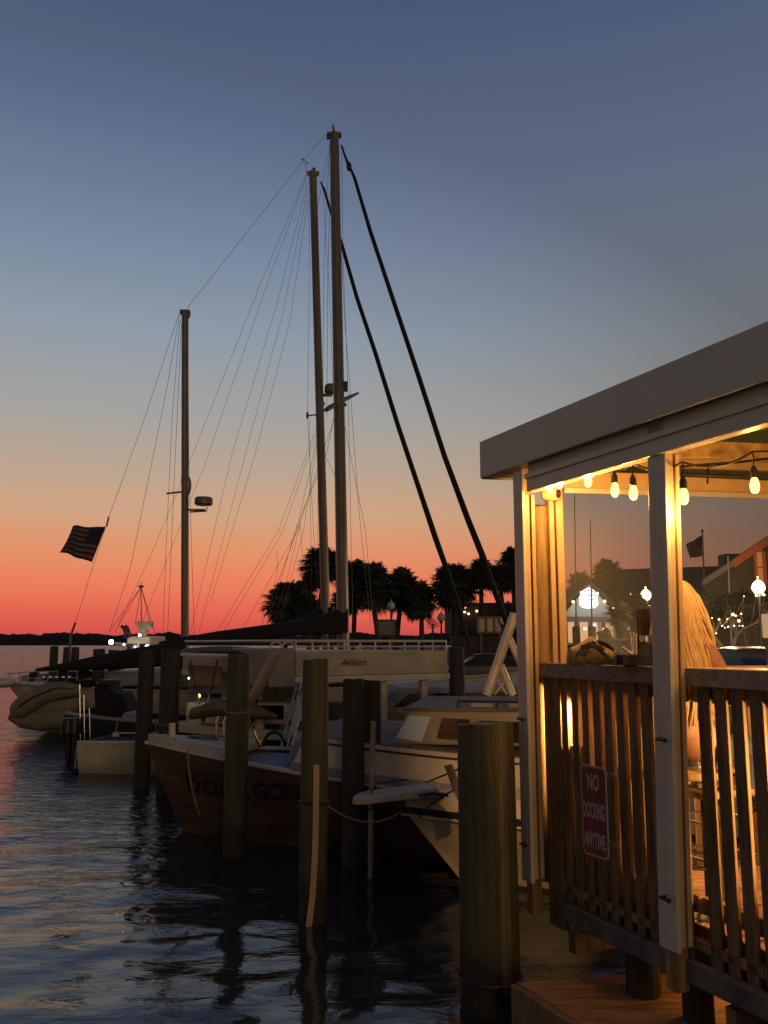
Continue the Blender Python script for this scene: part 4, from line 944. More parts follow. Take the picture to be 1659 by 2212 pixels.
# ---------------------------------------------------------------- shore buildings
def gable():
    Y = 50; ap = at(1272,1263,Y); el = at(1205,1322,Y); er = at(1336,1320,Y); w_ = er.x-el.x; zl = at(1272,1333,Y).z
    root = thing('gabled_bar', (el.x,Y,GZ), 'small white gabled building with a backlit round sign and lit porch', 'building')
    mb = MB(); n = 12
    for i in range(n):   # lap siding on the gable
        z0 = zl+(ap.z-zl)*i/n; z1 = zl+(ap.z-zl)*(i+1)/n; k0 = 1-(i)/n; k1 = 1-(i+1)/n; h = w_/2-.1
        mb.add([V((ap.x-h*k0,Y-.05,z0)), V((ap.x+h*k0,Y-.05,z0)), V((ap.x+h*k1,Y,z1)), V((ap.x-h*k1,Y,z1)), V((ap.x-h*k0,Y+.05,z0)), V((ap.x+h*k0,Y+.05,z0))], [(0,1,2,3),(0,1,5,4)])
    obj('gable_wall', mb, M['siding'], root)
    mb = MB(); dr = at(1272,1258,Y)
    for s, e in ((-1, el), (1, er)): mb.prism([dr+V((0,-.35,-.12)), V((e.x+s*.15,Y-.35,e.z-.05)), V((e.x+s*.15,Y-.35,e.z+.12)), dr+V((0,-.35,.06))], (0,9,0))
    obj('roof', mb, M['roof_dark'], root)
    mb = MB(); mb.box((ap.x,Y+.1,zl-.12), (w_,.3,.3)); obj('beam', mb, M['greyboard'], root)
    for x in (1212,1246,1296,1330):
        mb = MB(); p = at(x,1390,Y); mb.box((p.x,Y+.1,(zl+GZ)/2-.1), (.16,.16,zl-GZ)); obj('porch_post', mb, M['siding'], root)
    mb = MB(); mb.box((ap.x,Y+3,(zl+GZ)/2), (w_,.2,zl-GZ)); obj('back_wall', mb, M['pinkwall'], root)
    for x in (1236,1262,1290,1318):
        mb = MB(); p = at(x,1365,Y+2.8); mb.box((p.x,Y+2.85,p.z), (.5,.06,1.3)); f = obj('window', mb, M['warmwin'], root)
    mb = MB(); mb.box((ap.x,Y+1.4,GZ+.3), (w_+1,3.4,.3)); obj('porch_floor', mb, M['plank'], root)
    # sign
    c = at(1272,1293,Y-.25); k = Y/FP; prof = [(-20,14),(-19,-6),(-12,-18),(0,-24),(12,-18),(19,-6),(20,14),(13,20),(0,22),(-13,20)]
    mb = MB(); mb.prism([c+V((x*k,0,-y*k)) for x, y in prof], (0,.15,0)); sg = obj('sign', mb, M['signlit'], root)
    mb = MB(); mb.tube([c+V((cos(t)*15*k,-.02,(2+sin(t)*15)*k)) for t in np.linspace(.1,pi-.1,16)], .018, 5)
    for t in np.linspace(.3,pi-.3,9): mb.tube([c+V((cos(t)*16*k,-.02,(2+sin(t)*16)*k)), c+V((cos(t)*18.5*k,-.02,(2+sin(t)*18.5)*k))], .022, 5)
    mb.tube([c+V((-11*k,-.02,7*k)), c+V((-4*k,-.02,4*k)), c+V((0,-.02,9*k)), c+V((5*k,-.02,5*k)), c+V((11*k,-.02,8*k))], .022, 5); mb.tube([c+V((0,-.02,-4*k)), c+V((1*k,-.02,9*k))], .02, 5); mb.tube([c+V((-13*k,-.02,-1*k)), c+V((13*k,-.02,-2*k))], .014, 5)
    obj('sign_emblem', mb, M['whisk'], sg)
    for x, y in ((1216,1318),(1238,1300),(1256,1280),(1290,1282),(1306,1299),(1326,1314)):
        mb = MB(); mb.ell(at(x,y,Y-.4), (.09,.09,.09), 8, 6); obj('eave_lamp', mb, M['bulbw'], root)
    for x, y, m in ((1246,1356,'bulbw'),(1264,1358,'bulbw'),(1304,1360,'bulbw'),(1284,1350,'signlit')):
        mb = MB(); mb.ell(at(x,y,Y+.5), (.10,.10,.10), 8, 6); obj('porch_lamp', mb, M[m], root)
    light('sign_light', c+V((0,-1.2,.1)), 90, (1,.95,.82), .4, root); light('porch_light', (ap.x,Y+1.2,zl-.5), 60, (1,.6,.5), .2, root)
    # railing and stools silhouettes in front of porch
    mb = MB()
    for x in range(1212,1340,9): p = at(x,1400,Y-1); mb.box((p.x,Y-1,GZ+.6), (.05,.05,1.1))
    p = at(1275,1400,Y-1); mb.box((p.x,Y-1,GZ+1.15), (w_+.6,.08,.08)); obj('porch_rail', mb, M['greyboard'], root)
gable()
def longhall():
    Y = 78; a = at(1225,1258,Y); b = at(1335,1230,Y); c = at(1570,1220,Y)
    root = thing('long_hall', (b.x,Y,GZ), 'long low hall with a huge dark roof behind the lamps', 'building')
    mb = MB(); mb.prism([V((b.x,Y,b.z)), V((b.x+22,Y,c.z+.3)), V((b.x+22,Y-5,3.6)), V((b.x-1,Y-5,3.6))], (0,.3,0)); mb.prism([V((b.x,Y,b.z)), V((b.x-1,Y-5,3.6)), V((b.x-6,Y-2,3.6)), V((b.x-5,Y+2,b.z-2))], (0,.3,0)); mb.obox((b.x,Y,b.z-.3),(22,0,0),(0,14,0),(0,0,.3)); obj('roof', mb, M['roof_dark'], root)
    mb = MB(); mb.obox((b.x-5,Y-4,GZ), (27,0,0), (0,10,0), (0,0,3)); obj('wall', mb, M['wall_dark'], root)
    for x in (1362,1380,1492,1506,1530,1548,1606,1622):  # glowing windows added to brighten the dark shore
        p = at(x,1352,Y-4.05); mb = MB(); mb.box((p.x,Y-4.05,p.z), (.55,.06,.7)); obj('window', mb, M['warmwin'], root)
longhall()
def hall2():
    Y = 70; a = at(975,1302,Y); b = at(1130,1300,Y); root = thing('low_pavilion', (a.x,Y,GZ), 'low dark building behind the right half of the palm row', 'building')
    mb = MB(); mb.obox((a.x,Y,3.0), (b.x-a.x+6,0,0), (0,8,0), (0,0,a.z-3.0)); obj('roof', mb, M['roof_dark'], root)
    mb = MB(); mb.obox((a.x+.4,Y+.5,GZ), (b.x-a.x+5,0,0), (0,6,0), (0,0,2.4)); obj('wall', mb, M['wall_dark'], root)
    for x, y, m in ((1004,1322,'bulbw'),(1012,1326,'bulbw'),(1005,1313,'red_l'),(1030,1320,'bulbw'),(1038,1324,'bulbw')):
        mb = MB(); mb.ell(at(x,y,Y-.4), (.09,.09,.09), 8, 6); obj('wall_lamp', mb, M[m], root)
hall2()
def orange_house():
    Y = 42; a = at(1519,1252,Y); b = at(1585,1208,Y); c = at(1700,1131,Y); root = thing('orange_trimmed_house', (b.x,Y,GZ), 'steep roofed restaurant house with glowing orange trim at the right edge', 'building')
    th_ = .32
    mb = MB(); mb.prism([a, b, b-V((0,0,th_)), a-V((0,0,th_))], (0,.25,0)); obj('lower_bargeboard', mb, M['greyboard'], root)
    mb = MB(); mb.prism([b, c, c-V((0,0,th_*1.3)), b-V((0,0,th_*1.3))], (0,.25,0)); obj('bargeboard', mb, M['orange'], root)
    mb = MB(); mb.prism([a+V((.2,.3,-.3)), c+V((0,.3,-.3)), V((c.x,Y+.3,GZ)), V((a.x+.9,Y+.3,GZ))], (0,.3,0)); obj('wall', mb, M['wall_dark'], root)
    mb = MB(); mb.prism([a+V((0,.26,0)), c+V((0,.26,0)), c+V((0,.26,-.15)), a+V((0,.26,-.15))], (7,11,0)); obj('roof', mb, M['roof_dark'], root)
    mb = MB(); p = at(1566,1196,Y+3); q = at(1606,1230,Y+3); mb.obox((p.x,Y+3,q.z-1), (q.x-p.x,0,0), (0,1,0), (0,0,p.z-q.z+1)); obj('chimney', mb, M['wall_dark'], root)
    for x0, x1 in ((1632,1655),(1664,1690)):
        p = at(x0,1192,Y); q = at(x1,1262,Y)
        mb = MB(); mb.obox((p.x,Y+.18,q.z), (q.x-p.x,0,0), (0,.1,0), (0,0,p.z-q.z)); f = obj('window', mb, M['orangewin'], root)
        mb = MB()
        for xx in (p.x-.06, q.x-.04): mb.obox((xx,Y+.08,q.z-.3), (.14,0,0), (0,.12,0), (0,0,p.z-q.z+.3))
        mb.obox((p.x,Y+.09,(p.z+q.z)/2), (q.x-p.x,0,0), (0,.1,0), (0,0,.07)); mb.obox((p.x,Y+.09,p.z), (q.x-p.x,0,0), (0,.1,0), (0,0,.1)); obj('frame', mb, M['orange'], f)
    light('trim_light', at(1640,1225,Y-2.6), 130, (1,.45,.15), .2, root)
orange_house()

# street lamps
def street_lamp(px, py, Y, lit, label, r=.20, e=60):
    c = at(px, py, Y); root = thing('street_lamp', (c.x,Y,GZ), label, 'street lamp', 'globe street lamps')
    mb = MB(); mb.lathe(V((c.x,Y,0)), [(.16,GZ-.1),(.15,GZ+.3),(.07,GZ+.45),(.05,c.z-r*1.6),(.09,c.z-r*1.3),(.10,c.z-r*.95)], 12); obj('post', mb, M['darkmetal'], root, smooth=True)
    mb = MB(); mb.lathe(c, [(r*.55,-r),(r*.95,-r*.4),(r,.0),(r*.8,r*.55),(r*.4,r*.95),(r*.1,r*1.1),(r*.1,r*1.5),(.01,r*1.6)], 16); obj('globe', mb, M['globe'] if lit else M['globeoff'], root, smooth=True)
    if lit: light('lamp_light', c+V((0,-r*1.5,0)), e, (1,.62,.25), r, root)
street_lamp(1395,1285,35,True,'lit amber globe lamp behind the left opening, beside the post', .21, 1100)
street_lamp(1638,1268,28,True,'brightest amber globe lamp at the right edge', .21, 1000)
street_lamp(845,1308,48,False,'unlit globe lamp above the dark notice board', .22)
street_lamp(953,1333,50,False,'unlit globe lamp beside the small bush', .24)
street_lamp(1085,1340,40,False,'unlit globe lamp by the pink grey panels', .18)

# notice boards
def board(x0,y0,x1,y1,Y,m,label,cols=1):
    a = at(x0,y0,Y); b = at(x1,y1,Y); root = thing('notice_board', ((a.x+b.x)/2,Y,GZ), label, 'board')
    mb = MB(); mb.obox((a.x,Y,b.z), (b.x-a.x,0,0), (0,.06,0), (0,0,a.z-b.z)); obj('panel', mb, M[m], root)
    mb = MB()
    for i in range(cols+1): mb.obox((a.x+(b.x-a.x)*i/cols-.05,Y-.03,b.z-.06), (.10,0,0), (0,.12,0), (0,0,a.z-b.z+.12))
    mb.obox((a.x,Y-.02,a.z), (b.x-a.x,0,0), (0,.1,0), (0,0,.1)); mb.obox((a.x,Y-.02,b.z-.1), (b.x-a.x,0,0), (0,.1,0), (0,0,.1)); obj('frame', mb, M['darkmetal'], root)
    for x in (a.x+.1, b.x-.15):
        mb = MB(); mb.obox((x,Y,GZ-.1), (.1,0,0), (0,.1,0), (0,0,b.z-GZ)); obj('post', mb, M['darkmetal'], root)
board(816,1342,854,1371,46,'board','dark framed notice board under the unlit globe lamp')
board(1032,1336,1086,1364,40,'boardp','pink grey three panel board by the crossed gantry', 3)

# flagpole on shore
def shore_pole(root):
    Y = 60; t = at(1517,1148,Y); mb = MB(); mb.tube([V((at(1520,1300,Y).x,Y,GZ)), t], [.09,.05], 10); obj('flagpole', mb, M['greyboard'], root)
    mb = MB(); mb.ell(t+V((0,0,.05)), (.10,.10,.10), 8, 6); obj('finial', mb, M['darkmetal'], root)
flag('shore_flag', [(1516,1156),(1517,1201),(1492,1206),(1483,1176)], 60, 'striped flag drooping from a tall pole seen through the right opening', shore_pole, amp=.12)
mb = MB(); mb.tube([at(1573,1202,36), V((at(1574,1300,36).x,36,GZ))], .04, 8); tag(obj('light_pole', mb, M['greyboard']), 'slim bare pole before the orange trimmed roof', 'pole')

# fairy lights in the tree
def fairy():
    rs = random.Random(9); c = at(1590,1345,29); root = thing('fairy_lights', tuple(c), 'scattered tiny warm fairy lights strung through the tree, right opening', 'fairy lights')
    spots = [(1504,1338),(1512,1350),(1528,1337),(1538,1335),(1553,1338),(1571,1337),(1583,1327),(1589,1330),(1601,1326),(1573,1354),(1586,1352),(1560,1352),(1566,1356),(1597,1352),(1547,1368),(1613,1399),(1640,1399),(1607,1288),(1634,1286),(1650,1285),(1604,1352),(1510,1364),(1520,1344),(1596,1341)]
    proto = None; pts = []
    for i, (x, y) in enumerate(spots):
        p = at(x, y, 27+rs.random()*1.5); r = .035+.02*rs.random(); pts.append(p)
        if proto is None: mb = MB(); mb.ell((0,0,0), (.035,.035,.035), 8, 6); o = obj('bulb', mb, M['bulbw'], None); o.parent = root; proto = o; o.location = p-V(root.location)
        else: o = proto.copy(); C.objects.link(o); o.location = p-V(root.location); o.scale = [.6+rs.random()*.8]*3
    mb = MB(); pts.sort(key=lambda p: p.x); mb.tube(pts, .006, 4); obj('wire', mb, M['wire'], root)
    light('bulb_light', at(1560,1345,27), 220, (1,.65,.3), .3, root)
fairy()
# small pedestal sign board lit (right of hair)
def pedestal(px, py, Y, w_, h, label, m):
    c = at(px,py,Y); root = thing('lit_menu_stand', (c.x,Y,GZ), label, 'menu stand'); mb = MB(); mb.box(c, (w_,.1,h)); obj('panel', mb, M[m], root, bevel=.03); mb = MB(); mb.tube([V((c.x,Y,GZ)), c-V((0,0,h/2))], .05, 8); obj('post', mb, M['greyboard'], root)
pedestal(1517,1358,30,.32,.5,'small pale lit panel on a post beside the blonde hair','warmwin')
pedestal(1654,1352,20,.16,.55,'bright tall lit panel at the very right edge','warmwin')
mb = MB(); 

# cars
def car(px, pyroof, Y, heading, label, kind='saloon'):
    c = at(px, 1390, Y); zr = at(px, pyroof, Y).z; z0 = zr-1.45 if kind == 'saloon' else zr-1.75
    root = thing('parked_car', (c.x,Y,z0), label, 'car'); F = frame((c.x,Y,z0), heading); H = zr-z0
    def sec(x, hw, zb, zt, top): return [F(x,hw,zb), F(x,hw*1.02,zb+(zt-zb)*.5), F(x,hw*.97,zt-.03), F(x,hw*.7*top,zt), F(x,-hw*.7*top,zt), F(x,-hw*.97,zt-.03), F(x,-hw*1.02,zb+(zt-zb)*.5), F(x,-hw,zb)]
    mb = MB(); mb.loft([sec(x, w_, .25, z, 1) for x, w_, z in [(-2.25,.78,.75),(-2.15,.86,.92),(-1.6,.9,.98),(-.4,.9,.98),(1.0,.9,.95),(1.9,.87,.84),(2.25,.75,.62)]]); obj('body', mb, M['carpaint'], root, smooth=True, bevel=.03)
    mb = MB(); r = []
    for x, w_, z in [(-1.75,.76,.96),(-1.0,.66,H-.04),(-.4,.64,H),(.3,.66,H-.05),(1.15,.78,.94)]: r.append([F(x,.80,.93), F(x,w_,z-.02), F(x,w_*.7,z), F(x,-w_*.7,z), F(x,-w_,z-.02), F(x,-.80,.93)])
    mb.loft(r); obj('cabin_glass', mb, M['carglass'], root, smooth=True)
    mb = MB(); r = []
    for x, w_, z in [(-1.05,.60,H-.02),(-.4,.60,H+.02),(.3,.60,H-.03)]: r.append([F(x,w_,z-.02), F(x,w_*.7,z+.012), F(x,-w_*.7,z+.012), F(x,-w_,z-.02)])
    mb.loft(r); obj('roof', mb, M['carpaint'], root, smooth=True)
    for x in (-1.4,1.4):
        for y in (-.8,.8):
            mb = MB(); mb.tube([F(x,y-.1,.32), F(x,y+.1,.32)], .32, 18); wh = obj('wheel', mb, M['black'], root); mb = MB(); s = 1 if y > 0 else -1; mb.tube([F(x,y+s*.09,.32), F(x,y+s*.112,.32)], .19, 12); obj('rim', mb, M['chrome'], wh)
    for y in (-.65,.65):
        mb = MB(); mb.ell(F(2.17,y,.68), (.08,.15,.07), 8, 6); obj('headlight', mb, M['glass'], root)
        mb = MB(); mb.ell(F(-2.2,y,.78), (.06,.14,.07), 8, 6); obj('taillight', mb, M['redsign'], root)
car(1588,1399,24,radians(100),'dark car with curved roof, behind the right opening ledge')
car(1385,1382,25,radians(15),'black car behind the cutlery caddy', 'suv')
car(1268,1392,30,radians(5),'dark car before the lit porch')
car(1075,1412,38,radians(0),'dark car parked on the shore by the crossed gantry')

# ---------------------------------------------------------------- the open-sided shed (restaurant deck)
AW = radians(23.8); d = V((-sin(AW), cos(AW), 0)); n = V((cos(AW), sin(AW), 0)); D = 3.12
def S(s, o, z): return d*s+n*(D+o)+V((0,0,z))
e2 = V((cos(radians(9)), sin(radians(9)), 0)); g2 = V((-e2.y, e2.x, 0))
CR = S(4.88, 0, 0); CR.z = 0
def E2(t, q, z): return CR+e2*t+g2*q+V((0,0,z))
def sbox(mb, s0, s1, o0, o1, z0, z1): return mb.obox(S(s0,o0,z0), d*(s1-s0), n*(o1-o0), (0,0,z1-z0))
def ebox(mb, t0, t1, q0, q1, z0, z1): return mb.obox(E2(t0,q0,z0), e2*(t1-t0), g2*(q1-q0), (0,0,z1-z0))
SH = thing('open_shed', tuple(S(3.4,.3,0)), 'open sided restaurant shed with white posts and picket rails over the water', 'shed')
SEND = 5.24; S0 = -1.0
mb = MB(); sbox(mb, S0, SEND, -.06, -.03, 3.365, 3.63); obj('fascia', mb, M['fascia'], SH, bevel=.004)
mb = MB()
p = S(SEND,-.03,3.365); q = E2(4.2,.36,3.365); mb.obox(p, q-p, d*.03, (0,0,.265)); obj('end_fascia', mb, M['fascia'], SH)
mb = MB(); A_ = S(SEND,-.03,0); B_ = S(S0,-.03,0); Cc = S(S0,4.4,0); Dd = E2(4.2,.36,0)
for p in (A_,B_,Cc,Dd): p.z = 3.56
mb.prism([A_,B_,Cc,Dd], (0,0,.05)); obj('roof', mb, M['green'], SH)
mb = MB()
for p in (A_,Dd): p.z = 3.372
p2_ = S(4.95,-.03,3.372); p3_ = E2(4.2,.02,3.372); mb.prism([A_, p2_, p3_, Dd], (0,0,.012)); obj('soffit', mb, M['cream'], SH)
# header tracks along the front
mb = MB(); sbox(mb, S0, 4.72, .0, .10, 3.285, 3.56); obj('header', mb, M['fascia'], SH, bevel=.004)
mb = MB(); sbox(mb, S0, 4.72, -.015, .06, 3.185, 3.283); obj('curtain_track', mb, M['alu'], SH, bevel=.006)
mb = MB(); sbox(mb, S0, 4.72, -.03, -.016, 3.27, 3.30); obj('drip_edge', mb, M['alu'], SH)
# end wall header
mb = MB(); ebox(mb, .33, 4.1, -.04, .08, 3.24, 3.36); obj('end_header', mb, M['cream'], SH, bevel=.004)
mb = MB(); ebox(mb, .33, 4.1, -.10, -.05, 3.40, 3.55); obj('end_plate', mb, M['cream'], SH, bevel=.004)
mb = MB(); ebox(mb, .33, 4.1, -.06, -.042, 3.205, 3.24); obj('end_track', mb, M['alu'], SH)
# rafters across the roof
for s_ in (4.25, 3.35, 2.45, 1.5, .5):
    mb = MB(); p = S(s_, .12, 3.36); mb.obox(p, e2*4.0, g2*.09, (0,0,.11)); obj('rafter', mb, M['rust'], SH, bevel=.004)
for o_ in (2.4,):
    mb = MB(); sbox(mb, S0, 4.6, o_, o_+.08, 3.475, 3.556); obj('purlin', mb, M['cream'], SH, bevel=.004)
# posts
def post(sa, sb_, z0, k=0):
    def lb(mb, s0, s1, o0, o1, za, zb):
        return mb.obox(S(s0+k*(3.3-za), o0, za), d*(s1-s0), n*(o1-o0), V((0,0,zb-za))-d*k*(zb-za))
    mb = MB(); lb(mb, sb_, sa, 0, .028, z0, 3.365); p = obj('post', mb, M['alu'], SH, bevel=.004)
    for o0, o1, w_ in ((.028,.056,.020),(.072,.100,.034)):
        mb = MB(); lb(mb, sb_+.002, sb_+w_, o0, o1, z0+.02, 3.185); obj('curtain_channel', mb, M['cream'], p, bevel=.003)
    mb = MB(); lb(mb, sb_+.024, sb_+.03, .056, .072, z0+.03, 3.185); obj('curtain_slot', mb, M['black'], p)
    mb = MB(); lb(mb, sb_+.036, sa-.008, .029, .100, z0-.2, 3.36); obj('post_core', mb, M['timber'], p, bevel=.003)
    mb = MB()
    for q in (.35,.65): lb(mb, sb_+(sa-sb_)*q, sb_+(sa-sb_)*q+.0025, -.002, .001, z0+.2, 3.2)
    obj('seam', mb, M['alu'], p)
    for z in (1.72, .95):
        mb = MB(); a = S((sa+sb_)/2+.01+k*(3.3-z), 0, z); mb.tube([a, a-n*.035, a-n*.035-d*.06], .008, 6); mb.ell(a-n*.035-d*.06, (.013,.013,.013), 8, 6); obj('hook', mb, M['darkmetal'], p, smooth=True)
post(4.905, 4.795, .72); post(3.565, 3.432, .70, .033); post(2.27, 2.12, .70); post(.95, .80, .70)
# corner: round timber post, then the first end wall posts
mb = MB(); c = E2(.235, .02, 0); c = V(on_z(1172, 2000, .5)); c = at(1171,1390,5.86); c.z = 0
r = MB(); r.lathe(c, [(.105,.70),(.103,1),(.098,3.05),(.09,3.12),(.05,3.14)], 20); obj('timber_post', r, M['timber'], SH, smooth=True)
for t0, t1 in ((.225,.26),(.275,.325)):
    mb = MB(); ebox(mb, t0, t1, -.03, .05, 1.98, 3.25); obj('end_post', mb, M['cream'], SH, bevel=.004)
mb = MB(); ebox(mb, .26, .275, 0, .05, 1.98, 3.25); obj('end_slot', mb, M['black'], SH)
mb = MB(); ebox(mb, 2.75, 2.9, -.03, .06, .75, 3.25); obj('end_post', mb, M['cream'], SH, bevel=.004)
mb = MB(); ebox(mb, .325, 2.75, .005, .008, 2.1, 3.24); obj('clear_curtain', mb, M['vinyl'], SH)
# rails, sills, counters
D += .045
bays = [(4.79, 3.62), (3.46, 2.28), (2.08, .96), (.76, -1.0)]
for a, b in bays:
    mb = MB(); sbox(mb, b-.07, a+.07, .055, .10, 1.985, 2.077); obj('top_rail', mb, M['greyboard'], SH, bevel=.004)
    mb = MB(); sbox(mb, b-.07, a+.07, .102, .42, 2.04, 2.074); obj('counter_top', mb, M['cream'], SH, bevel=.003)
    mb = MB(); sbox(mb, b-.07, a+.07, .135, .175, 1.90, 1.983); obj('rail_backer', mb, M['timber'], SH)
    mb = MB(); sbox(mb, b-.07, a+.07, .135, .175, .86, .94); obj('lower_rail', mb, M['timber'], SH)
mb = MB(); ebox(mb, .40, 4.0, -.06, .04, 1.98, 2.05); obj('end_rail', mb, M['timber'], SH)
rs = random.Random(3)
npk = 0
for bi, (a, b) in enumerate(bays[:3]):
    s_ = a-.02
    if bi == 0:
        mb = MB(); sbox(mb, 4.64, 4.80, .085, .125, .47, 1.984); obj('corner_board', mb, M['picket'], SH, bevel=.003); s_ = 4.62
    first = True
    while s_-.02 > b:
        wd = .066+rs.uniform(-.005,.005); TK = .128 if bi == 0 else .120
        mb = MB(); zb = .57+rs.uniform(-.01,.015); ln = rs.uniform(-.004,.004)
        mb.add([S(s_-wd,.09,zb), S(s_,.09,zb), S(s_,TK,zb), S(s_-wd,TK,zb), S(s_-wd+ln,.09,1.984), S(s_+ln,.09,1.984), S(s_+ln,TK,1.984), S(s_-wd+ln,TK,1.984)], [(0,3,2,1),(4,5,6,7),(0,1,5,4),(1,2,6,5),(2,3,7,6),(3,0,4,7)])
        obj('picket', mb, M['picket'], SH, bevel=.003); npk += 1
        s_ -= wd+(.040 if bi == 0 else .043)+rs.uniform(-.007,.007)
for i in range(24):
    t0 = .45+i*.105; mb = MB(); ebox(mb, t0, t0+.07, .0, .025, .5, 1.98); obj('end_picket', mb, M['picket'], SH)
# rim beam and floor
mb = MB(); sbox(mb, S0, 4.60, .035, .088, .545, .655); obj('rim_beam', mb, mat('rim_board_grey', (.15,.13,.115), .8, 0, .35, 6, bump=.6), SH, bevel=.01)
mb = MB(); sbox(mb, S0, 4.78, .133, .155, .56, .80); obj('toe_board', mb, M['picket'], SH, bevel=.003)
D -= .045
mb = MB(); 
k = 0
s_ = S0
while s_ < 4.8:
    mb.obox(S(s_,.135,.70), d*.135, n*4.1, (0,0,.045)); s_ += .142
obj('floor_boards', mb, M['plank'], SH)
mb = MB()
for o_ in (.3,1.2,2.1,3.0): sbox(mb, S0, 4.7, o_, o_+.06, .50, .698)
for s_ in (4.55, 3.3, 2.1): sbox(mb, s_, s_+.07, .14, 4.0, .36, .498)
obj('floor_joists', mb, M['picket'], SH)
for p, r_ in ((at(1358,1390,5.12),.095),(at(1468,1390,4.78),.08),(S(2.0,.3,0),.1),(S(4.6,2.2,0),.1)):
    mb = MB(); p = V((p.x,p.y,0)); mb.lathe(p, [(r_,-1.3),(r_,.2),(r_*.97,.69)], 16); obj('support_post', mb, M['piledark'], SH, smooth=True)

# low floating platform under the shed
PF = thing('floating_platform', tuple(S(3.6,.3,.2)), 'low wooden platform just above the water below the shed', 'platform')
pa = on_z(1121,2122,.28); pc = on_z(1435,2091,.28)
mb = MB(); L0 = pa; dirv = -d
for k in range(18):
    mb.obox(L0+dirv*(.142*k)-V((0,0,.04)), dirv*.136, e2*2.3, (0,0,.04))
obj('deck_boards', mb, M['plank'], PF)
mb = MB(); mb.obox(L0-e2*.05-V((0,0,.22)), dirv*2.6, e2*.05, (0,0,.215)); mb.obox(L0+g2*.02-V((0,0,.22)), e2*2.3, g2*.04, (0,0,.20)); obj('rim_board', mb, M['picket'], PF, bevel=.005)

lc = S(3.85,.62,.66); mb = MB(); mb.lathe(lc, [(.05,0),(.05,-.03),(.035,-.05),(.01,-.06)], 12); ul = obj('added_deck_lamp', mb, M['bulb'], SH, smooth=True)  # lamp added out of sight to turn the platform orange
light('added_deck_light', lc-V((0,0,.11)), 1.9, (1,.5,.16), .04, ul)

# sign
def sign():
    # hung from brackets, turned a little
    tl = at(1258,1650,5.02); bl = at(1262,1843,5.02); tr = at(1312,1666,4.83); br = at(1312,1859,4.83)
    root = thing('dock_sign', tuple((tl+br)/2), 'red and white NO DOCKING ANYTIME sign on the pickets', 'sign')
    rt = (tr-tl).normalized(); up = (tl-bl).normalized(); wv = (tr-tl).length; hv = (tl-bl).length; c = (tl+br)/2; nr = rt.cross(up).normalized()
    if nr.y > 0: nr = -nr
    up = V((0,0,1)); rt = V((rt.x, rt.y, 0)).normalized(); nr = rt.cross(up).normalized()
    if nr.y > 0: nr = -nr
    def rr(w_, h, r, off, th_):
        pts = []
        for cx, cy, a0 in ((w_/2-r,h/2-r,0),(-w_/2+r,h/2-r,pi/2),(-w_/2+r,-h/2+r,pi),(w_/2-r,-h/2+r,3*pi/2)):
            for k in range(6): a = a0+pi/2*k/5; pts.append(c+rt*(cx+r*cos(a))+up*(cy+r*sin(a))+nr*off)
        mb = MB(); mb.prism(pts, -nr*th_); return mb
    obj('border', rr(wv, hv, .03, 0, .004), M['whitepaint'], root); obj('face', rr(wv-.018, hv-.018, .024, .0025, .002), M['redsign'], root)
    for tx, dy, fw_, sz in (('NO', .155, .46, (.125,.12)), ('DOCKING', -.005, .84, (.066,.115)), ('ANYTIME', -.165, .84, (.066,.11))):
        mb = text_mb(tx, c+up*dy*hv/.5+nr*.0045, rt, up, sz, 0, bold=.025)
        xs_ = [(v-c).dot(rt) for v in mb.v]; k = fw_*wv/(max(xs_)-min(xs_)); m0 = (max(xs_)+min(xs_))/2
        mb.v = [v+rt*(((v-c).dot(rt)-m0)*k-(v-c).dot(rt)) for v in mb.v]; obj('lettering', mb, M['whitepaint'], root)
    for dy in (.19,-.17):
        mb = MB(); mb.obox(c+up*dy+rt*(wv/2-.005)-nr*.02, rt*.055, -nr*.02, (0,0,.025)); mb.obox(c+up*dy-rt*(wv*.2)-nr*.006, rt*wv*.6, -nr*.05, (0,0,.02)); obj('bracket', mb, M['timber'], root)
sign()

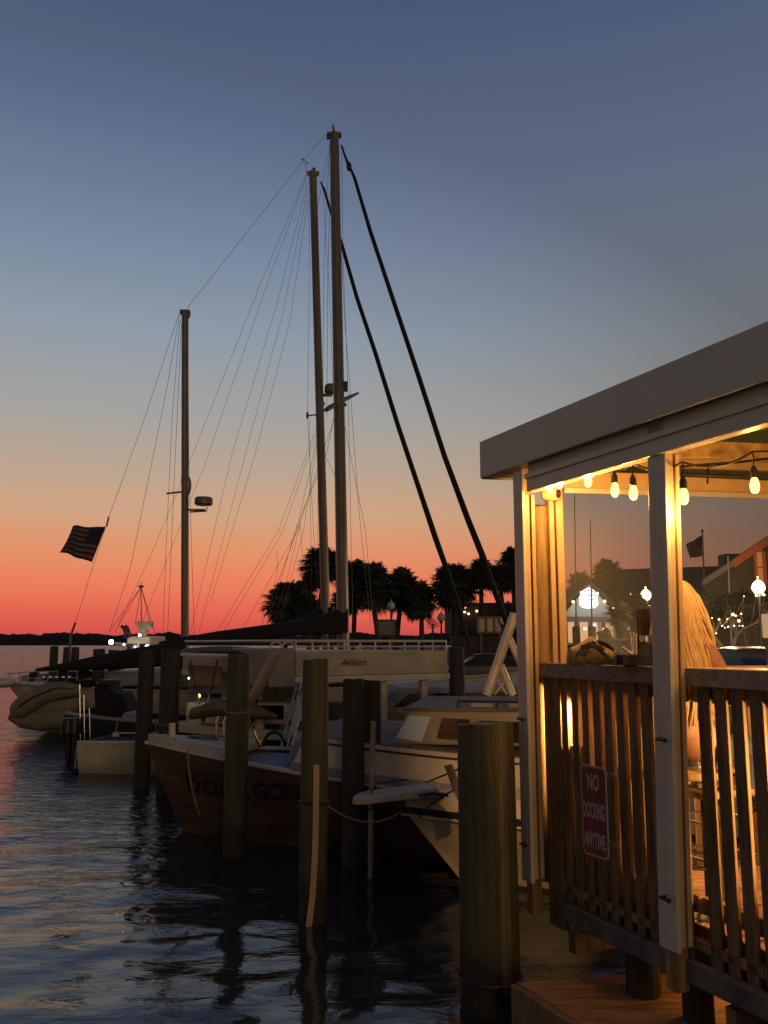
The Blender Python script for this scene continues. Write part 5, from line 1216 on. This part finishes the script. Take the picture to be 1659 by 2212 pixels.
# string lights
def strings():
    spots = [(1187,1049,5.55,0),(1208,1040,5.45,0),(1270,1036,5.25,0),(1328,1056,4.95,1),(1368,1062,4.85,1),(1477,1070,4.36,1),(1630,1046,4.45,1)]
    root = thing('string_lights', tuple(at(1368,1010,4.85)), 'string of warm teardrop bulbs hung under the shed roof', 'string lights')
    cab = []
    for i, (x, y, Y, hang) in enumerate(spots):
        c = at(x, y, Y); k = 1 if hang else .9
        mb = MB(); mb.lathe(c, [(.004,-.048),(.016,-.043),(.023,-.025),(.025,-.006),(.019,.022),(.012,.036)], 14); b = obj('bulb', mb, M['bulb'], root, smooth=True)
        mb = MB(); mb.lathe(c, [(.014,.034),(.020,.04),(.019,.075),(.012,.09),(.006,.10)], 12); mb.tube([c+V((0,0,.098)), c+V((.006,0,.14)), c+V((.0,0,.175 if hang else .12))], .005, 6); obj('socket', mb, M['black'], b, smooth=True)
        cab.append(c+V((0,0,.175 if hang else .12))); light('bulb_light', c+V((0,0,-.09)), 3.5 if i < 2 else 8, (1,.47,.12), .03, root)
    pts = []
    for a, b in zip(cab[:-1], cab[1:]):
        for t in np.linspace(0, 1, 6)[:-1]: pts.append(a.lerp(b, t)-V((0,0,.05*4*t*(1-t))))
    pts.append(cab[-1]); pts.append(cab[-1]+V((.8,.1,.05))); mb = MB(); mb.tube(pts, .006, 6); obj('cable', mb, M['black'], root)
    for j in range(5):   # the string goes on overhead, nearer the viewer
        c = S(2.9-.75*j, .55+.25*(j%2), 3.02); mb = MB(); mb.lathe(c, [(.004,-.048),(.016,-.043),(.023,-.025),(.025,-.006),(.019,.022),(.012,.036)], 14); b = obj('bulb', mb, M['bulb'], root, smooth=True)
        mb = MB(); mb.lathe(c, [(.014,.034),(.020,.04),(.019,.075),(.012,.09),(.006,.10)], 12); mb.tube([c+V((0,0,.098)), c+V((0,0,.34))], .005, 6); obj('socket', mb, M['black'], b, smooth=True); light('bulb_light', c+V((0,0,-.09)), 10, (1,.47,.12), .03, root)
strings()
mb = MB(); mb.tube([at(1466,1008,4.9), at(1530,1003,4.95), at(1600,998,5.0), at(1700,985,5.1)], .007, 6); mb.tube([at(1466,1026,4.8), at(1700,1036,4.9)], .011, 6); mb.tube([at(1530,1002,4.95), at(1528,1044,4.9)], .006, 6)
tag(obj('roof_cable', mb, M['black']), 'dark cables and conduit strung below the green roof panels', 'cable')
# camera on the timber post
def cctv():
    c = at(1190,1066,5.72); root = thing('security_camera', tuple(c), 'small round security camera on top of the timber corner post', 'camera')
    ax = V((.75,-.62,-.12)).normalized(); mb = MB(); mb.tube([c-ax*.055, c-ax*.04, c+ax*.03, c+ax*.055], [.04,.052,.052,.046], 18); obj('housing', mb, M['cream'], root, smooth=True, bevel=.003)
    mb = MB(); mb.tube([c+ax*.052, c+ax*.058], .03, 16); lens = obj('lens', mb, M['black'], root); mb = MB(); mb.tube([c+ax*.057, c+ax*.06], .012, 12); obj('glass', mb, M['redsign'], lens)
    mb = MB(); mb.tube([c, c+V((-.03,.03,.06)), c+V((-.05,.05,.10))], .018, 8); mb.ell(c+V((-.05,.05,.10)), (.035,.035,.012)); obj('mount', mb, M['cream'], root, smooth=True)
cctv()

# things on the ledge
def bag():
    c = at(1275,1432,4.95); c.z = 2.08; root = thing('straw_bag', tuple(c), 'slumped woven straw bag with dark straps on the left ledge', 'bag')
    def PQ(x, y, Y): return at(x, y, Y)
    Yb = c.y; mb = MB(); rings = []
    L_ = n*1.0; wv = (at(1330,1400,Yb)-at(1225,1400,Yb)).length
    for i, (t, h, w_) in enumerate([(0,.03,.03),(.06,.075,.06),(.2,.10,.085),(.38,.118,.09),(.5,.125,.09),(.62,.115,.09),(.8,.085,.08),(.94,.05,.06),(1,.02,.03)]):
        base = at(1226,1400,Yb); base.z = 2.08; p = base+V((1,0,0))*wv*t
        ring = []
        for q in range(16):
            a = 2*pi*q/16; h2 = h*(1.2+.12*sin(i*2.1)); ring.append(p+V((.008*sin(5*a+i), w_*cos(a), h2/2+h2/2*sin(a)+.004*sin(7*a+2*i))))
        rings.append(ring)
    mb.loft(rings); b = obj('body', mb, M['straw'], root, smooth=True)
    for pts in ([(1240,1428,-.1),(1258,1404,-.1),(1278,1392,-.05),(1292,1402,-.09)], [(1262,1428,-.11),(1268,1402,-.1),(1284,1390,-.03)], [(1283,1398,-.09),(1302,1418,-.11),(1322,1434,-.1)], [(1250,1404,-.1),(1278,1398,-.11),(1310,1410,-.1)], [(1284,1392,-.04),(1310,1398,-.06),(1326,1412,-.08)]):
        mb = MB(); P_ = [at(x, y, Yb+dy) for x, y, dy in pts]; mb.loft([[p+V((-.008,-.01,.030)), p+V((.008,-.014,.030)), p+V((.008,-.014,.0)), p+V((-.008,-.01,.0))] for p in P_]); o = obj('strap', mb, M['strap'], root)
        mm = o.modifiers.new('s','SUBSURF'); mm.levels = mm.render_levels = 1
bag()
def ledge_items():
    c = at(1373,1436,4.72); c.z = 2.08; root = thing('condiment_caddy', tuple(c), 'dark caddy with an upright maroon menu on the left ledge', 'caddy')
    mb = MB(); a = at(1345,1437,4.78); b = at(1404,1437,4.78); a.z = b.z = 2.08; mb.obox(a, b-a, (0,.14,0), (0,0,.06)); obj('tray', mb, M['caddy'], root, bevel=.004)
    mb = MB(); p = at(1375,1372,4.9); q = at(1404,1372,4.9); mb.obox((p.x,4.88,2.08), (q.x-p.x,0,0), (0,.06,0), (0,0,p.z-2.08)); obj('menu_box', mb, M['caddy'], root, bevel=.003)
    mb = MB(); p = at(1376,1315,4.93); q = at(1404,1315,4.93); mb.obox((p.x,4.94,2.1), (q.x-p.x,0,0), (0,.012,0), (0,0,p.z-2.1)); obj('menu', mb, M['menu'], root, bevel=.002)
    mb = MB(); p = at(1366,1416,4.83)
    for dx, dy, ln in ((0,0,.125),(.012,.004,.125),(.02,-.004,.115),(-.006,.006,.12)): mb.tube([V((p.x+dx,4.83+dy,2.14)), V((p.x+dx*1.6-.008,4.83+dy,2.14+ln))], .0055, 6)
    obj('straw', mb, M['paper'], root); mb = MB(); mb.tube([at(1344,1398,4.80), at(1366,1414,4.80)], .007, 6); obj('lying_straw', mb, M['paper'], root)
    mb = MB(); c2 = at(1393,1380,4.85); mb.lathe(c2, [(.028,-.02),(.03,-.012),(.03,.014),(.028,.018)], 14); obj('glass_rim', mb, M['chrome'], root)
    c = at(1329,1437,4.9); c.z = 2.08; root = thing('salt_shaker', tuple(c), 'small glass shaker between the straw bag and the caddy', 'shaker'); mb = MB(); mb.lathe(c, [(.018,0),(.020,.01),(.019,.05),(.016,.062)], 14); obj('jar', mb, M['glass'], root, smooth=True)
    mb = MB(); mb.lathe(c, [(.017,.062),(.018,.066),(.016,.08),(.004,.084)], 14); obj('lid', mb, M['chrome'], root, smooth=True); mb = MB(); mb.lathe(c, [(.015,.005),(.015,.035)], 12); obj('salt', mb, M['paper'], root)
ledge_items()

# a lantern and table inside, bar stools and chairs
FZ = .745
def lantern(p, label, e=9, h=.24):
    root = thing('candle_lantern', tuple(p), label, 'lantern')
    mb = MB(); mb.box(p+V((0,0,.01)), (.12,.12,.02)); mb.box(p+V((0,0,h)), (.12,.12,.015)); mb.tube([p+V((cos(t)*.03,0,h+.02+sin(t)*.04)) for t in np.linspace(0,pi,10)], .004, 6)
    for x in (-.052,.052):
        for y in (-.052,.052): mb.tube([p+V((x,y,0)), p+V((x,y,h))], .005, 6)
    obj('frame', mb, M['darkmetal'], root)
    mb = MB(); mb.lathe(p+V((0,0,.02)), [(.03,0),(.03,.08),(.004,.085)], 12); obj('candle', mb, M['paper'], root)
    mb = MB(); mb.lathe(p+V((0,0,.11)), [(.003,0),(.013,.015),(.010,.035),(.001,.065)], 10); obj('flame', mb, M['flame'], root)
    light('flame_light', p+V((0,0,.205)), e, (1,.52,.17), .03, root)
def table(p, label, h=1.02, w_=.5):
    root = thing('bar_table', tuple(p), label, 'table'); mb = MB(); mb.box(p+V((0,0,h-.02)), (w_,w_,.04), .4); obj('table_top', mb, M['timber'], root, bevel=.01)
    mb = MB(); mb.lathe(p, [(w_*.36,0),(w_*.32,.02),(.03,.05),(.03,h-.04),(.10,h-.04)], 16); obj('pedestal', mb, M['darkmetal'], root, smooth=True)
tp = at(1270,1600,5.5); tp.z = FZ
table(tp, 'small high table inside behind the dock sign', at(1270,1608,5.5).z-FZ, .22); lp = V(tp); lp.z = at(1270,1608,5.5).z; lantern(lp, 'glowing candle lantern seen between pickets above the dock sign', 150)
tq = S(3.78, .48, FZ); table(tq, 'high table inside behind the middle post', .68, .36); lantern(tq+V((0,0,.68)), 'glowing lantern on the table behind the middle post', 300)
tq = S(2.3, .5, FZ); table(tq, 'high table inside at the right picture edge', .68, .4); lantern(tq+V((0,0,.68)), 'glowing lantern on the rightmost table inside', 260)
def stool(p, rz, label, back=True):
    root = thing('metal_stool', tuple(p), label, 'stool', 'metal bar stools inside the shed'); R3 = lambda x, y, z: p+V((cos(rz)*x-sin(rz)*y, sin(rz)*x+cos(rz)*y, z))
    mb = MB(); mb.box(p+V((0,0,.74)), (.36,.36,.03), rz); obj('seat', mb, M['timber'], root, bevel=.012)
    for x in (-1,1):
        for y in (-1,1): mb = MB(); mb.tube([R3(x*.2,y*.2,0), R3(x*.14,y*.14,.73)], .012, 8); obj('leg', mb, M['chrome'], root, smooth=True)
    mb = MB(); q = [R3(-.185,-.185,.25), R3(.185,-.185,.25), R3(.185,.185,.25), R3(-.185,.185,.25), R3(-.185,-.185,.25)]; mb.tube(q, .010, 8); mb.tube([a+V((0,0,.2)) for a in q], .008, 8); obj('footrest', mb, M['chrome'], root)
    if back:
        mb = MB(); mb.tube([R3(-.15,.15,.74), R3(-.17,.2,1.12), R3(.17,.2,1.12), R3(.15,.15,.74)], .012, 8); mb.tube([R3(-.16,.18,.95), R3(.16,.18,.95)], .010, 8); obj('backrest', mb, M['chrome'], root)
stool(S(2.85,.62,FZ), .3, 'metal stool with back, seen through the right pickets', True); stool(S(3.05,1.25,FZ), 1.2, 'metal stool further inside behind the right pickets'); stool(S(4.0,.75,FZ), 2.0, 'metal stool behind the pickets right of the dock sign'); stool(S(2.4,.6,FZ), 2.5, 'metal stool at the right picture edge')

# ---------------------------------------------------------------- person seated inside, seen from behind
def skin_mesh(chains, mat_, name, parent, levels=2):
    """chains: list of lists of (point, radius); first chain's first vertex is the root; later chains may start with an index (chain,vert) to join"""
    vs = []; es = []; rad = []; ref = {}
    for ci, ch in enumerate(chains):
        prev = None
        for vi, it in enumerate(ch):
            if isinstance(it[0], int): prev = ref[it]; continue
            vs.append(it[0]); rad.append(it[1]); ref[(ci, vi)] = len(vs)-1
            if prev is not None: es.append((prev, len(vs)-1))
            prev = len(vs)-1
    off = rootloc(parent); me = bpy.data.meshes.new(name); me.from_pydata([tuple(v-off) for v in vs], es, []); o = bpy.data.objects.new(name, me); C.objects.link(o); o.parent = parent
    m = o.modifiers.new('skin', 'SKIN'); s = o.modifiers.new('sub', 'SUBSURF'); s.levels = s.render_levels = levels; m.use_smooth_shade = True
    for i, r in enumerate(rad): me.skin_vertices[0].data[i].radius = (r, r*.92) if not isinstance(r, tuple) else r
    me.skin_vertices[0].data[0].use_root = True
    me.materials.append(mat_); return o
def person():
    hx = at(1466,1330,4.86); base = V((hx.x, hx.y, FZ)); root = thing('person', tuple(base), 'person with long wavy blonde hair seated behind the middle post', 'person')
    fw = V((.80,.60,0)).normalized(); rt = V((fw.y,-fw.x,0)); top = at(1466,1255,4.86).z-.02
    Pn = lambda f, r, z: base+fw*f+rt*r+V((0,0,z-FZ))
    hz = top-.115; sh = top-.33; hip = top-.88
    ch = [[(Pn(0,0,hip),.135),(Pn(.0,0,hip+.16),.125),(Pn(-.01,0,hip+.34),.135),(Pn(-.01,0,sh-.04),.13),(Pn(0,0,sh+.04),.07),(Pn(.015,0,sh+.11),.052),(Pn(.02,0,hz-.03),.075),(Pn(.02,0,hz+.03),.082),(Pn(.01,0,hz+.07),.06)]]
    for s in (-1,1):
        ch.append([(0,3),(Pn(0,s*.15,sh-.01),.062),(Pn(.02,s*.21,sh-.14),.05),(Pn(.06,s*.24,sh-.28),.042),(Pn(.20,s*.20,sh-.33),.036),(Pn(.30,s*.14,sh-.32),.027),(Pn(.345,s*.13,sh-.32),.030),(Pn(.375,s*.13,sh-.32),.030)])
        hc = len(ch)-1
        for k, (dy, ln) in enumerate([(-.03,.065),(-.010,.078),(.010,.073),(.028,.058)]): ch.append([(hc,7),(Pn(.395,s*.13+dy,sh-.32),.009),(Pn(.395+ln*.55,s*.13+dy*1.15,sh-.325),.0085),(Pn(.395+ln,s*.13+dy*1.2,sh-.345),.0075)])
        ch.append([(hc,6),(Pn(.36,s*(.13-.045),sh-.33),.010),(Pn(.39,s*(.13-.06),sh-.345),.009)])
        ch.append([(0,0),(Pn(.10,s*.10,hip-.02),.088),(Pn(.44,s*.12,hip-.02),.062),(Pn(.46,s*.12,hip-.10),.058),(Pn(.42,s*.12,hip-.42),.040),(Pn(.44,s*.12,hip-.46),.038),(Pn(.56,s*.13,hip-.49),.030)])
    body = skin_mesh(ch, M['skin'], 'body', root)
    # face features
    mb = MB()
    for s in (-1,1): mb.ell(Pn(.093,s*.03,hz), (.012,.012,.009), 10, 7)
    obj('eyes', mb, M['paper'], root, smooth=True)
    mb = MB(); mb.loft([[Pn(.09,-.008,hz+.01),Pn(.09,.008,hz+.01),Pn(.094,0,hz+.012)],[Pn(.095,-.015,hz-.03),Pn(.095,.015,hz-.03),Pn(.12,0,hz-.03)]]); mb.ell(Pn(.092,0,hz-.058), (.008,.02,.006), 8, 6); obj('nose_and_mouth', mb, M['skin'], root, smooth=True)
    # clothing: a knit top and trousers following the body
    t2 = [[(Pn(0,0,hip+.02),.15),(Pn(0,0,hip+.16),.14),(Pn(-.01,0,hip+.34),.15),(Pn(-.01,0,sh-.06),.142)]]
    for s in (-1,1): t2.append([(0,3),(Pn(0,s*.15,sh-.02),.072),(Pn(.02,s*.21,sh-.14),.062),(Pn(.05,s*.235,sh-.25),.056)])
    skin_mesh(t2, M['cloth'], 'top', root)
    t3 = [[(Pn(0,0,hip),.148)]]
    for s in (-1,1): t3.append([(0,0),(Pn(.10,s*.10,hip-.02),.10),(Pn(.44,s*.12,hip-.02),.075),(Pn(.46,s*.12,hip-.10),.07),(Pn(.42,s*.12,hip-.40),.055)])
    skin_mesh(t3, M['jeans'], 'trousers', root)
    # hair: a cap plus long wavy locks down the back
    mb = MB(); rs = random.Random(8); cc = Pn(-.005,0,hz+.015)
    mb.ell(cc, (.112,.108,.130), 18, 12)
    hb_ = hz
    for k in range(420):
        a = -2.3+4.6*(k+rs.random())/420; bdir = (-fw*cos(a)+rt*sin(a)); el = rs.uniform(.1, 1.25); p0 = cc+bdir*.096*cos(el)+V((0,0,.125*sin(el))); pts = [p0]
        L_ = rs.uniform(.50,.70)*(1 if abs(a) < 1.7 else .7); wv = 2.3*a+rs.uniform(-.35,.35); sp_ = rs.uniform(.92,1.08)
        for i in range(1, 10):
            t = i/9; out = .108+.03*t*sp_+.018*sin(t*9+wv)*t; side = rs.uniform(-.004,.004)
            wd = 1+.52*sin(2.0*t)*sp_
            pts.append(V((cc.x,cc.y,0))+(-fw*cos(a)*out*(.9+.15*t)+rt*sin(a)*out*wd*1.0)+rt*(.008*sin(t*8+wv))+V((side,0,cc.z+.125*sin(el)*(1-t)**3*.9-L_*t)))
        mb.tube(pts, [.004]+[.0058+.0015*sin(i+wv) for i in range(8)]+[.0015], 5)
    sh_r = []
    for i in range(1, 11):
        t = i/11; row = []
        for j in range(28):
            a = -2.2+4.4*j/27; out = .102+.03*t+.014*sin(t*9+2.3*a)*t; wd = 1+.49*sin(2.0*t)
            row.append(V((cc.x,cc.y,0))+(-fw*cos(a)*out*(.9+.15*t)+rt*sin(a)*out*wd)+V((0,0,cc.z+.06*(1-t)**3-.55*t)))
        sh_r.append(row)
    mb.loft(sh_r, closed=False)
    obj('hair', mb, M['hair'], root, smooth=True)
    st = Pn(.03,0,FZ); root2 = thing('metal_stool', tuple(st), 'tall metal stool the blonde person sits on', 'stool', 'metal bar stools inside the shed'); sz_ = hip-.13-FZ
    mb = MB(); mb.lathe(st, [(.18,sz_-.04),(.19,sz_-.03),(.19,sz_),(.02,sz_+.005)], 18); obj('seat', mb, M['timber'], root2, smooth=True)
    for k in range(4): mb = MB(); a = k*pi/2+.4; mb.tube([st+V((.22*cos(a),.22*sin(a),0)), st+V((.14*cos(a),.14*sin(a),sz_-.03))], .012, 8); obj('leg', mb, M['chrome'], root2)
    mb = MB(); mb.tube([st+V((.19*cos(a),.19*sin(a),.3)) for a in np.linspace(0,2*pi,18)], .010, 6); obj('footrest', mb, M['chrome'], root2)
person()

# ---------------------------------------------------------------- camera and render settings
cam = bpy.data.cameras.new('camera'); co = bpy.data.objects.new('camera', cam); C.objects.link(co)
co.location = (0,0,EYE); co.rotation_euler = (pi/2+TH, 0, 0)
cam.sensor_fit = 'VERTICAL'; cam.sensor_height = 36; cam.lens = 2800/3333*36; cam.clip_end = 6000; cam.clip_start = .05
sc.camera = co
sc.view_settings.view_transform = 'Standard'; sc.view_settings.look = 'None'; sc.view_settings.exposure = 0; sc.view_settings.gamma = 1
sc.render.resolution_x = 768; sc.render.resolution_y = 1024
sc.cycles.max_bounces = 6; sc.cycles.transparent_max_bounces = 12; sc.cycles.sample_clamp_indirect = 4
